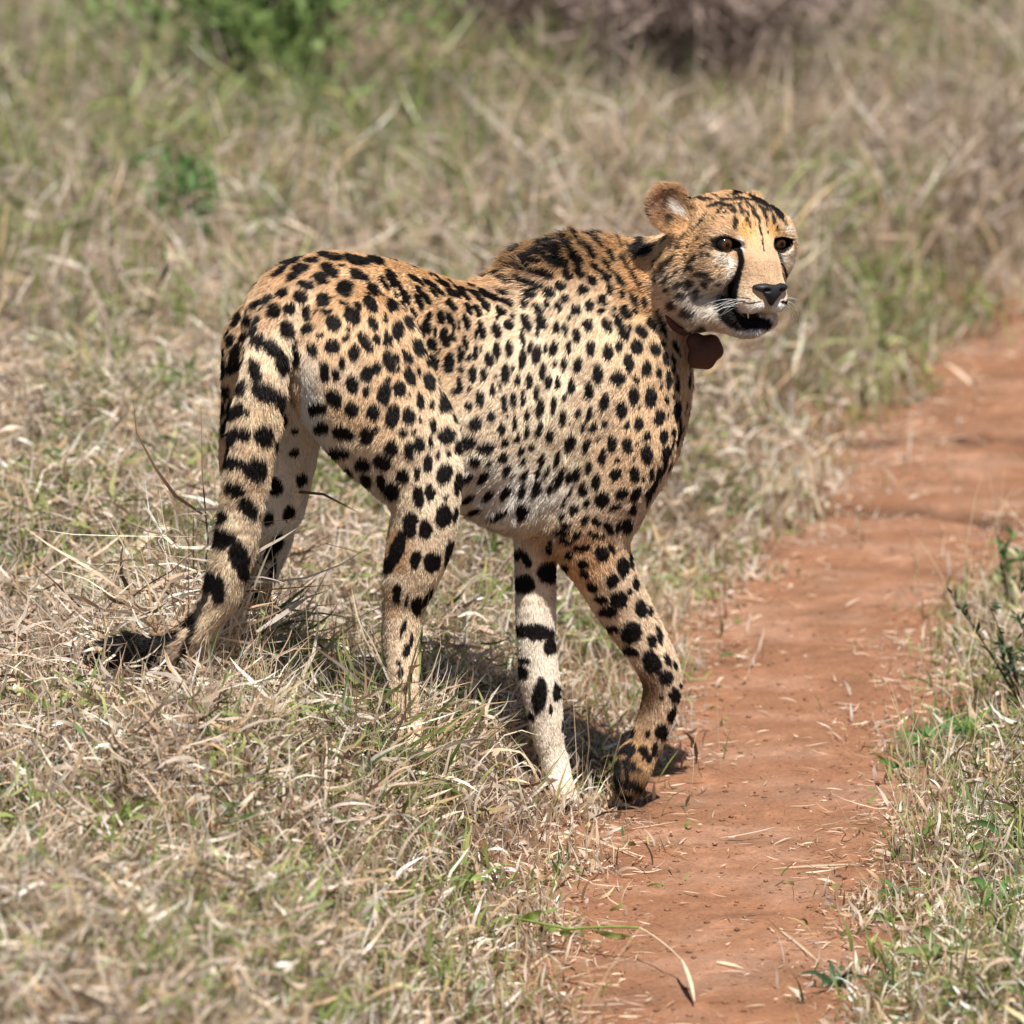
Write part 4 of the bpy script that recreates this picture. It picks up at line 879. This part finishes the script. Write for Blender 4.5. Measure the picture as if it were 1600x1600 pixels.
def grass_field(name, n, y0, y1, big, seed, label_stuff=True):
    g = np.random.default_rng(seed)
    xy = scatter(g, n, y0, y1); x, y = xy.T
    pin = path_in(x, y); pr = sstep(.0, -.07, pin) * .93 + .07 * sstep(.11, 0, pin)
    tuft = fbm(x * 11, y * 11, 0, 53, 2)
    keep = g.random(n) < pr * (.55 + .9 * tuft)
    x, y, pin = x[keep], y[keep], pin[keep]; n = len(x)
    z = height(x, y); far = sstep(.02, .35, -pin); gr = greenness(x, y)
    kind = g.random(n); lit_ = kind < .56 - .22 * (y0 > 2); up_ = ~lit_ & (kind < .985); st = kind >= .985 - .02 * (y0 > 2)
    isg = (g.random(n) < gr * (.8 + .6 * sstep(2.2, 4, y))) & ~st
    pa, pb, _ = to_px(np.stack([x, y, z], 1))
    loc = sum(a_ * np.exp(-(((pa - c_) / u_) ** 2 + ((pb - d_) / v_) ** 2)) for c_, d_, u_, v_, a_ in ((630, 1195, 70, 35, 1.5), (410, 1075, 80, 35, 1.1), (315, 1070, 60, 30, 1.7), (235, 1090, 60, 30, 1.4), (160, 1090, 50, 30, .8), (880, 1275, 40, 20, .6)))
    tall = (1 + loc) * (.45 + .55 * far) * (1 + 1.1 * sstep(2.2, 6, y)) * (.65 + .8 * fbm(x * 5, y * 5, 0, 54, 2))
    L = np.where(lit_, .014 + .050 * g.random(n) ** 1.3, .028 + .075 * g.random(n) ** 1.4) * (big if y0 < 2 else 1.45); L = np.where(st, g.uniform(.12, .26, n) * .8, L * tall)
    wd = np.where(lit_, .0013 + .0062 * g.random(n) ** 1.7, .0011 + .0050 * g.random(n) ** 1.8) * big; wd = np.where(isg, wd * 1.15, wd); wd = np.where(st, .0014 * big, wd)
    az = g.uniform(0, 2 * math.pi, n)
    phi = np.where(lit_, g.uniform(.9, 1.75, n), np.abs(g.normal(.15, .5, n))); phi = np.where(st, np.abs(g.normal(.1, .28, n)), phi)
    bend = np.where(lit_, g.normal(0, .9, n), g.normal(.6, .7, n)); bend = np.where(st, g.normal(.3, .3, n), bend)
    zo = np.where(lit_, g.uniform(0, .06, n) * tall * far, 0) + .001
    root = np.stack([x, y, z + zo], 1)
    c = pick(g, n, DRY, [3, 3, 2.4, 1.6, 1.6, 2.6, 2.2]); cg = pick(g, n, GRN, [2, 3, 1.5, 2.4, 1])
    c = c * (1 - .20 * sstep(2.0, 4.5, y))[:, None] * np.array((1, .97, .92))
    c = c * (.72 + .56 * fbm(x * 4.5, y * 3.2, 0, 56, 3))[:, None]
    bz = np.exp(-(((pa - 1000) / 330) ** 2 + ((pb - 40) / 130) ** 2))[:, None] * .6; c = c * (1 - bz) + np.array((.34, .26, .21)) * bz      # dead brown patch of veld
    c = np.where(isg[:, None], cg, c) * g.uniform(.62, 1.25, n)[:, None]
    c = np.where(st[:, None], np.array((.66, .54, .34)), c)
    Vv, Qq = blades(g, root, az, phi, bend, L, wd, g.uniform(-1.5, 1.5, n), wav=.13)
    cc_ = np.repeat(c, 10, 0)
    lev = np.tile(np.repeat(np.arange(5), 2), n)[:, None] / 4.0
    cc_ = cc_ * (.60 + .50 * lev)                      # shade of the gaps painted into the blade bases, ends lighter
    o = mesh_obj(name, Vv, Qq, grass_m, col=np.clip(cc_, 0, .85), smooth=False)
    return tag(o, kind='stuff')
grass_m = mat_attr('grass_blade', rough=.42, transl=.22, spec=.5)
NG = 1.0
grass_field('grass', int(135000 * NG), -2.0, 2.4, 1.0, 11)
grass_field('grass', int(105000 * NG), 2.4, 9.8, 1.12, 12)
# ------------------------------------------------------------------ loose things on the path
g8 = np.random.default_rng(21)
def ground_at(px, py, lift=0.0):
    z = 0.05
    for _ in range(25):
        p = at_z(px, py, z); z = .5 * z + .5 * (float(height(np.array([p[0]]), np.array([p[1]]))[0]) + lift)
    return at_z(px, py, z)
def path_litter():
    n = 26000; xy = scatter(g8, n * 5, -2.0, 7.5); pin = path_in(*xy.T)
    p_ = np.where(pin > -.03, .022 + 1.8 * np.exp(-np.maximum(pin, 0) / .05), 0) * (.3 + 1.4 * fbm(xy[:, 0] * 4, xy[:, 1] * 9, 0, 91, 2) ** 2)
    xy = xy[g8.random(len(xy)) < p_ * .8][:n]; n = len(xy); x, y = xy.T
    z = height(x, y) + g8.uniform(.001, .006, n)
    L = .006 + .04 * g8.random(n) ** 1.8; L = L * np.where(g8.random(n) < .06, 2.0, 1); wd = g8.uniform(.0007, .0026, n)
    c = pick(g8, n, [(.60, .42, .28), (.72, .55, .38), (.50, .30, .17), (.30, .16, .09), (.66, .52, .40)]) * g8.uniform(.7, 1.15, n)[:, None]
    Vv, Qq = blades(g8, np.stack([x, y, z], 1), g8.uniform(0, 2 * math.pi, n), g8.uniform(1.35, 1.62, n), g8.normal(0, .35, n), L, wd, g8.uniform(-.5, .5, n), wav=.12)
    tag(mesh_obj('dry_litter', Vv, Qq, grass_m, col=np.repeat(c, 10, 0), smooth=False), kind='stuff')
path_litter()
def clods(n):
    xy = scatter(g8, n * 3, -2.0, 7.5); pin = path_in(*xy.T); xy = xy[(pin > -.05)][:n]; n = len(xy); x, y = xy.T
    r_ = .0007 + .0030 * g8.random(n) ** 5
    base_ = np.array([(0, 0, 1), (1, 0, 0), (0, 1, 0), (-1, 0, 0), (0, -1, 0), (0, 0, -1.)])
    F3 = np.array([(0, 1, 2), (0, 2, 3), (0, 3, 4), (0, 4, 1), (5, 2, 1), (5, 3, 2), (5, 4, 3), (5, 1, 4)])
    P_ = np.stack([x, y, height(x, y) + r_ * .3], 1)[:, None] + base_[None] * r_[:, None, None] * g8.uniform(.6, 1.4, (n, 6, 1)) * np.array((1.3, 1.1, .8))
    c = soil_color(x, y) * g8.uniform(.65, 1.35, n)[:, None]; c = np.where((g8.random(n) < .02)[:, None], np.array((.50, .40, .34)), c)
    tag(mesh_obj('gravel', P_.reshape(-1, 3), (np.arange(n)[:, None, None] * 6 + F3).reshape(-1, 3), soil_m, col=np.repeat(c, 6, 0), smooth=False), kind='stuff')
clods(16000)

# ------------------------------------------------------------------ plants that can be told apart
def mc(name, c, rough=.6, tr=.2):
    m, t, out = new_mat(name)
    tc = t.nodes.new('ShaderNodeTexCoord'); n = t.nodes.new('ShaderNodeTexNoise'); n.inputs['Scale'].default_value = 60; n.inputs['Detail'].default_value = 3
    t.links.new(tc.outputs['Object'], n.inputs['Vector'])
    mr = t.nodes.new('ShaderNodeMapRange'); mr.inputs[3].default_value = .6; mr.inputs[4].default_value = 1.4; t.links.new(n.outputs[0], mr.inputs[0])
    mx = t.nodes.new('ShaderNodeMix'); mx.data_type = 'RGBA'; mx.blend_type = 'MULTIPLY'; mx.inputs[0].default_value = 1; mx.inputs[6].default_value = (*c, 1)
    t.links.new(mr.outputs[0], mx.inputs[7])
    d = t.nodes.new('ShaderNodeBsdfPrincipled'); d.inputs['Roughness'].default_value = rough; d.inputs['Specular IOR Level'].default_value = .25
    tl_ = t.nodes.new('ShaderNodeBsdfTranslucent'); ms = t.nodes.new('ShaderNodeMixShader'); ms.inputs[0].default_value = tr
    t.links.new(mx.outputs[2], d.inputs['Base Color']); t.links.new(mx.outputs[2], tl_.inputs[0]); t.links.new(d.outputs[0], ms.inputs[1]); t.links.new(tl_.outputs[0], ms.inputs[2]); t.links.new(ms.outputs[0], out.inputs[0])
    return m
M_straw = mc('straw', (.74, .60, .42)); M_orange = mc('rusty_straw', (.62, .38, .20)); M_twig = mc('twig_bark', (.10, .075, .055), tr=0); M_grey = mc('grey_twig', (.45, .40, .36), tr=0)
M_green = mc('leaf_green', (.10, .21, .055), tr=.3); M_lime = mc('leaf_lime', (.27, .36, .09), tr=.35); M_dgreen = mc('leaf_dark', (.05, .095, .04), tr=.25)
M_brown = mc('dry_brush', (.32, .24, .20), tr=.1); M_pale = mc('pale_dry_leaf', (.80, .70, .56), tr=.3); M_bush = mc('bush_leaf', (.19, .27, .085), tr=.3); M_head = mc('seed_head', (.055, .04, .035), tr=0)
def thing(name, label, cat, loc, group=None):
    o = empty(name, tuple(loc)); tag(o, label, cat, group); return o
def up_to(base, px, py, dy=0.0): return at(px, py, base[1] + dy)
def part_tube(name, P, r0, r1, m, parent, n=5):
    v_, q_ = tube(P, r0, r1, n); return mesh_obj(name, v_ - np.array(parent.location), q_, m, parent)
def ribbon(P, w, m, parent, name='blade', fold=.3):
    """a folded leaf: centre line P, half-width w along it"""
    P = np.array(P, float); T_ = np.gradient(P, axis=0); T_ /= np.linalg.norm(T_, axis=1)[:, None] + 1e-9
    A = np.cross(T_, VIEW0 + g8.normal(0, .25, 3)); A /= np.linalg.norm(A, axis=1)[:, None] + 1e-9; Nn = np.cross(A, T_)
    s_ = np.linspace(0, 1, len(P)); pr = (np.minimum(1, .45 + s_ * 2.2) * (1 - s_ ** 2.5 * .95))[:, None] * w
    v_ = np.stack([P - A * pr + Nn * pr * fold, P, P + A * pr + Nn * pr * fold], 1).reshape(-1, 3)
    i_ = np.arange(len(P) - 1)[:, None] * 3
    q_ = np.concatenate([i_ + np.array([0, 1, 4, 3]), i_ + np.array([1, 2, 5, 4])])
    return mesh_obj(name, v_ - np.array(parent.location), q_, m, parent)
VIEW0 = unit(CAM - at(800, 800, 0))
def stalk(bx, by, cx_, cy_, tx, ty, label, m=None, r_=.0011, dy=0.0, head=0.0, headm=None, name='grass_stalk', group='single grass stalks', leafm=None):
    b0 = ground_at(bx, by); t_ = up_to(b0, tx, ty, dy); c_ = up_to(b0, cx_, cy_, dy * .5)
    o = thing(name, label, 'grass stalk', b0, group)
    P = bez(b0 - np.array((0, 0, .01)), c_, t_, 12); part_tube('stem', P, r_, r_ * .5, m or M_straw, o)
    if head:
        Hd = bez(P[-1], P[-1] + (P[-1] - P[-2]) * .9, P[-1] + (P[-1] - P[-3]) * .9, 7) if False else P[-1] + (P[-1] - P[-2]) / np.linalg.norm(P[-1] - P[-2]) * np.linspace(0, head, 8)[:, None]
        part_tube('seed_head', Hd, 1, np.sin(np.linspace(.25, math.pi - .15, 8)) * r_ * 3.2, headm or m or M_straw, o, 6)
    return o
stalk(222, 590, 228, 500, 252, 440, 'thin dark grass stalk ending in a narrow dark seed head, left of the rump', M_twig, .0016, head=.035, headm=M_head)
stalk(352, 532, 318, 400, 280, 310, 'long straight pale straw leaning left just above the cheetah rump')
stalk(170, 590, 180, 470, 186, 350, 'fine upright pale stalk standing in the grass left of the rump')
stalk(392, 915, 372, 800, 316, 660, 'pale straw crossing in front of the cheetah tail', r_=.0010)
stalk(372, 925, 392, 850, 378, 800, 'short bent straw crossing the lower tail bands', r_=.0011)
stalk(640, 1075, 658, 880, 690, 655, 'long pale straw crossing in front of the right hind leg', r_=.0010, dy=-.03)
stalk(600, 1070, 588, 930, 622, 790, 'pale straw rising close behind the right hind leg', r_=.0014, dy=-.02)
stalk(905, 1262, 900, 1160, 893, 1050, 'thin straw standing beside the white left forepaw', r_=.0007, dy=-.02)
stalk(1125, 650, 1128, 600, 1132, 545, 'thin brownish stalk standing below the collar pouch', M_brown, .0012)
stalk(655, 215, 650, 100, 668, 0, 'tall rusty blurred stalk in the top of the view left of centre', M_orange, .0022)
stalk(1088, 215, 1090, 100, 1092, -10, 'tall pale straight stalk at the top in front of brown brush', M_straw, .0022)
stalk(822, 280, 850, 180, 930, 82, 'tall pale curved stalk arching right above the withers', M_straw, .0026)
stalk(1285, 810, 1262, 740, 1262, 705, 'pale upright grass blade at the far edge of the path', M_straw, .0028)
stalk(728, 260, 722, 180, 735, 110, 'greyish stalk in the blurred grass above the loin', M_grey, .0024)
stalk(275, 140, 278, 60, 270, -10, 'tall rusty stalk left of the green bush', M_orange, .0020)
# forked twig behind the loin
def forked(label, b, j, tips, m=M_twig, r_=.002, name='twig', cat='twig'):
    b0 = ground_at(*b); o = thing(name, label, cat, b0); jj_ = up_to(b0, *j)
    part_tube('stem', bez(b0, (b0 + jj_) / 2 + np.array((.004, 0, 0)), jj_, 8), r_, r_ * .7, m, o)
    for t_ in tips: e = up_to(b0, *t_); part_tube('branch', bez(jj_, (jj_ + e) / 2 + np.array((.003, .0, .004)), e, 6), r_ * .6, r_ * .25, m, o)
    return o
forked('thin dark forked twig rising behind the cheetah loin', (528, 420), (575, 310), [(592, 255), (606, 262), (588, 285)])
forked('grey crooked dead twig lying at the left path edge', (930, 1362), (968, 1385), [(998, 1393), (985, 1400), (955, 1362)], M_grey, .0028)
# trailing culm with drooping seed head over the path
b0 = ground_at(790, 1432); o = thing('grass_culm', 'long green trailing grass culm drooping a seed head over the red path', 'grass culm', b0)
p1, p2, p3, p4_ = ground_at(890, 1452, .03), ground_at(1000, 1450, .045), ground_at(1065, 1500, .03), ground_at(1085, 1565, .008)
part_tube('stem', np.concatenate([bez(b0, ground_at(830, 1440, .04), p1, 6), bez(p1, ground_at(950, 1446, .045), p2, 6)[1:]]), .0022, .0016, M_lime, o)
part_tube('stem_tip', bez(p2, ground_at(1035, 1468, .045), p3, 8), .0013, .0009, M_straw, o); part_tube('seed_head', bez(p3, ground_at(1080, 1530, .02), p4_, 8), 1, np.sin(np.linspace(.3, 3.0, 8)) * .0030 + .0005, M_straw, o, 6)
for a, b, c, w_ in (((815, 1436), (850, 1425), (872, 1418), .006), ((850, 1446), (880, 1462), (905, 1458), .005), ((800, 1440), (860, 1490), (885, 1512), .0035), ((930, 1455), (965, 1465), (990, 1462), .004)):
    ribbon(bez(ground_at(*a, .02), ground_at(*b, .05), ground_at(*c, .015), 8), w_, M_lime if w_ > .0036 else M_straw, o)
# leafy rosettes and weeds
def rosette(px, py, n, L, w_, m, label, name='weed', cat='weed', up=.5, group='low green weeds'):
    b0 = ground_at(px, py); o = thing(name, label, cat, b0, group)
    for i in range(n):
        az = 2 * math.pi * (i + g8.random() * .6) / n; l_ = L * g8.uniform(.6, 1.2); d_ = np.array((math.cos(az), math.sin(az), 0))
        u_ = g8.uniform(.3, 1.2) * up
        ribbon(bez(b0 + d_ * .003, b0 + d_ * l_ * .5 + np.array((0, 0, l_ * u_)), b0 + d_ * l_ + np.array((0, 0, l_ * u_ * .5)), 7), w_ * g8.uniform(.7, 1.2), m, o, 'leaf')
    return o
for a in [(1455, 1165, 22, .060, .0042, M_green, 'glossy green weed sprawling at the right path edge, the largest one'), (1405, 1205, 12, .040, .0032, M_green, 'small green weed nearest the path, below the largest weed'),
          (1515, 1150, 20, .060, .0050, M_green, 'broad green weed at the right, behind the upright dark herb'), (1400, 1400, 12, .035, .0028, M_green, 'tiny green seedling clump on bare soil at right edge'),
          (1470, 1500, 10, .06, .006, M_bush, 'green leaf clump low in the right verge'), (1560, 1420, 10, .06, .005, M_green, 'green leaf clump at the right border above the lowest one'),
          (1390, 1440, 7, .04, .004, M_bush, 'small leafy sprout below the tiny seedling clump'), (1305, 1545, 8, .045, .0035, M_dgreen, 'low dark sprout at the bottom right path edge'),
          (1590, 1335, 10, .07, .006, M_green, 'green weed against the right border of the view'),
          (185, 1300, 7, .075, .005, M_lime, 'bright yellow-green leaf tuft in straw at lower left'), (700, 1395, 6, .05, .005, M_lime, 'bright green blade tuft right of centre near the bottom'),
          (470, 985, 9, .05, .004, M_green, 'green tuft between the tail and the right hind leg'), (560, 1090, 8, .045, .004, M_green, 'green tuft just left of the right hind paw'),
          (10, 1260, 14, .09, .007, M_dgreen, 'dark green herb at the left border'), (720, 1130, 10, .06, .004, M_dgreen, 'dark green tuft in the cheetah shadow')]:
    rosette(*a, up=.9 if a[5] in (M_lime, M_dgreen) else .6)
# upright herb on the right
def herb(px, py, tips, label, m=M_dgreen, L=.018, dens=26):
    b0 = ground_at(px, py); o = thing('herb', label, 'herb', b0)
    for (tx, ty, dy) in tips:
        t_ = up_to(b0, tx, ty, dy); P = bez(b0, (b0 + t_) / 2 + np.array((g8.uniform(-.02, .02), 0, .02)), t_, 14)
        st_ = part_tube('stem', P, .0024, .0010, M_twig, o)
        vs, qs, k_ = [], [], 0
        for j in range(dens):
            c_ = P[int(g8.integers(3, 14))] + g8.normal(0, .0015, 3); d_ = unit(g8.normal(0, 1, 3) + np.array((0, 0, .9))); s_ = unit(np.cross(d_, g8.normal(0, 1, 3))); l_ = L * g8.uniform(.6, 1.3); w_ = l_ * .16
            v4 = np.array([c_, c_ + d_ * l_ * .45 + s_ * w_, c_ + d_ * l_, c_ + d_ * l_ * .45 - s_ * w_]); vs.append(v4); qs.append(np.arange(4) + 4 * j)
        lv = mesh_obj('leaves', np.concatenate(vs) - np.array(o.location), np.array(qs), m, o, smooth=False); lv['kind'] = 'stuff'
    return o
herb(1600, 1110, [(1560, 1000, 0), (1545, 945, .02), (1487, 930, .03), (1590, 960, .0), (1575, 1020, -.02), (1600, 900, .03)], 'upright dark herb with narrow leaves at the right border')
herb(1580, 960, [(1570, 850, 0), (1558, 835, .02), (1595, 870, 0), (1580, 840, .02)], 'greener herb behind the dark one at the right border', M_green)
# bushes in the background
def bush(px, py, w_, h_, nb, nl, label, ml, ms, name='bush', leaf=.012, up=1.0, cat='bush'):
    b0 = ground_at(px, py); o = thing(name, label, cat, b0); vs = []
    for i in range(nb):
        t_ = b0 + np.array((g8.normal(0, w_ * .4), g8.normal(0, w_ * .3), h_ * g8.uniform(.5, 1.05)))
        P = bez(b0 + np.array((g8.normal(0, w_ * .15), g8.normal(0, w_ * .12), -.01)), b0 + np.array((0, 0, h_ * .5)) + g8.normal(0, w_ * .12, 3), t_, 7)
        part_tube('stem', P, .0028, .0010, ms, o, 4)
        for j in range(nl):
            c_ = P[int(g8.integers(1, 7))] + g8.normal(0, .025, 3); d_ = unit(g8.normal(0, 1, 3) + np.array((0, 0, up))); s_ = unit(np.cross(d_, g8.normal(0, 1, 3))); l_ = leaf * g8.uniform(.6, 1.6)
            q_ = l_ * (.3 if leaf < .03 else .035); vs.append(np.array([c_, c_ + d_ * l_ * .5 + s_ * q_, c_ + d_ * l_, c_ + d_ * l_ * .5 - s_ * q_]))
    v_ = np.concatenate(vs); f_ = mesh_obj('foliage', v_ - b0, np.arange(len(v_)).reshape(-1, 4), ml, o, smooth=False); f_['kind'] = 'stuff'
    return o
bush(415, 180, .42, .36, 36, 70, 'leafy bright green bush at the top left of the view', M_bush, M_twig, leaf=.024)
bush(120, 110, .20, .12, 10, 60, 'low green clump in the top left corner', M_bush, M_twig, leaf=.022)
bush(650, 90, .34, .28, 40, 150, 'grey brown dry brush at the top, left one', M_brown, M_brown, 'dry_brush', .07)
bush(885, 130, .30, .30, 40, 150, 'grey brown dry brush at the top centre behind the curved stalk', M_brown, M_brown, 'dry_brush', .07)
bush(1060, 170, .36, .34, 60, 190, 'darkest dry brush at the top behind the tall straight stalk', M_brown, M_brown, 'dry_brush', .07)
bush(1220, 90, .26, .26, 34, 120, 'small dry brush right of the darkest brush', M_brown, M_brown, 'dry_brush', .07)
bush(290, 380, .08, .13, 10, 40, 'dark leafy green clump left of the cheetah back', M_green, M_twig, 'green_clump', .018, .8, 'grass clump')
# dead leaves standing in the straw, straws on the path
def leafthing(name, label, cat, a, b, c, w_, m, l=(0, .03, .05), group=None):
    b0 = ground_at(*a, l[0]); o = thing(name, label, cat, b0, group); ribbon(bez(b0, ground_at(*b, l[1]), ground_at(*c, l[2]), 8), w_, m, o); return o
leafthing('dead_leaf', 'white dry leaf blade standing upright below the right hind leg', 'dead leaf', (606, 1165), (606, 1165), (610, 1165), .005, M_pale, (0, .04, .075))
leafthing('dead_leaf', 'curled white dry leaf at the end of the tail bands', 'dead leaf', (322, 962), (328, 955), (350, 958), .004, M_pale, (.02, .05, .03))
leafthing('dead_leaf', 'broad tan dry leaf arching across the straw left of the tail', 'dead leaf', (165, 890), (215, 850), (265, 815), .008, M_straw, (.01, .06, .05))
leafthing('dead_leaf', 'long arching dry blade at the left border above the rump level', 'dead leaf', (0, 275), (60, 270), (100, 240), .006, M_pale, (.0, .05, .07))
for a, c, lb in (((1120, 1503), (1162, 1513), 'short pale straw lying in the middle of the path near the bottom'), ((1222, 1455), (1282, 1505), 'long thin straw lying at the right part of the path'),
                 ((1325, 1350), (1200, 1358), 'long straight straw lying across the path'), ((900, 1300), (1000, 1342), 'pale bent straw lying from the grass onto the path below the paws'),
                 ((975, 1568), (895, 1572), 'short straw lying at the bottom left of the path')):
    leafthing('loose_straw', lb, 'straw', a, ((a[0] + c[0]) / 2, (a[1] + c[1]) / 2 - 3), c, .0019, M_straw, (.003, .006, .003), 'straws lying on the path')
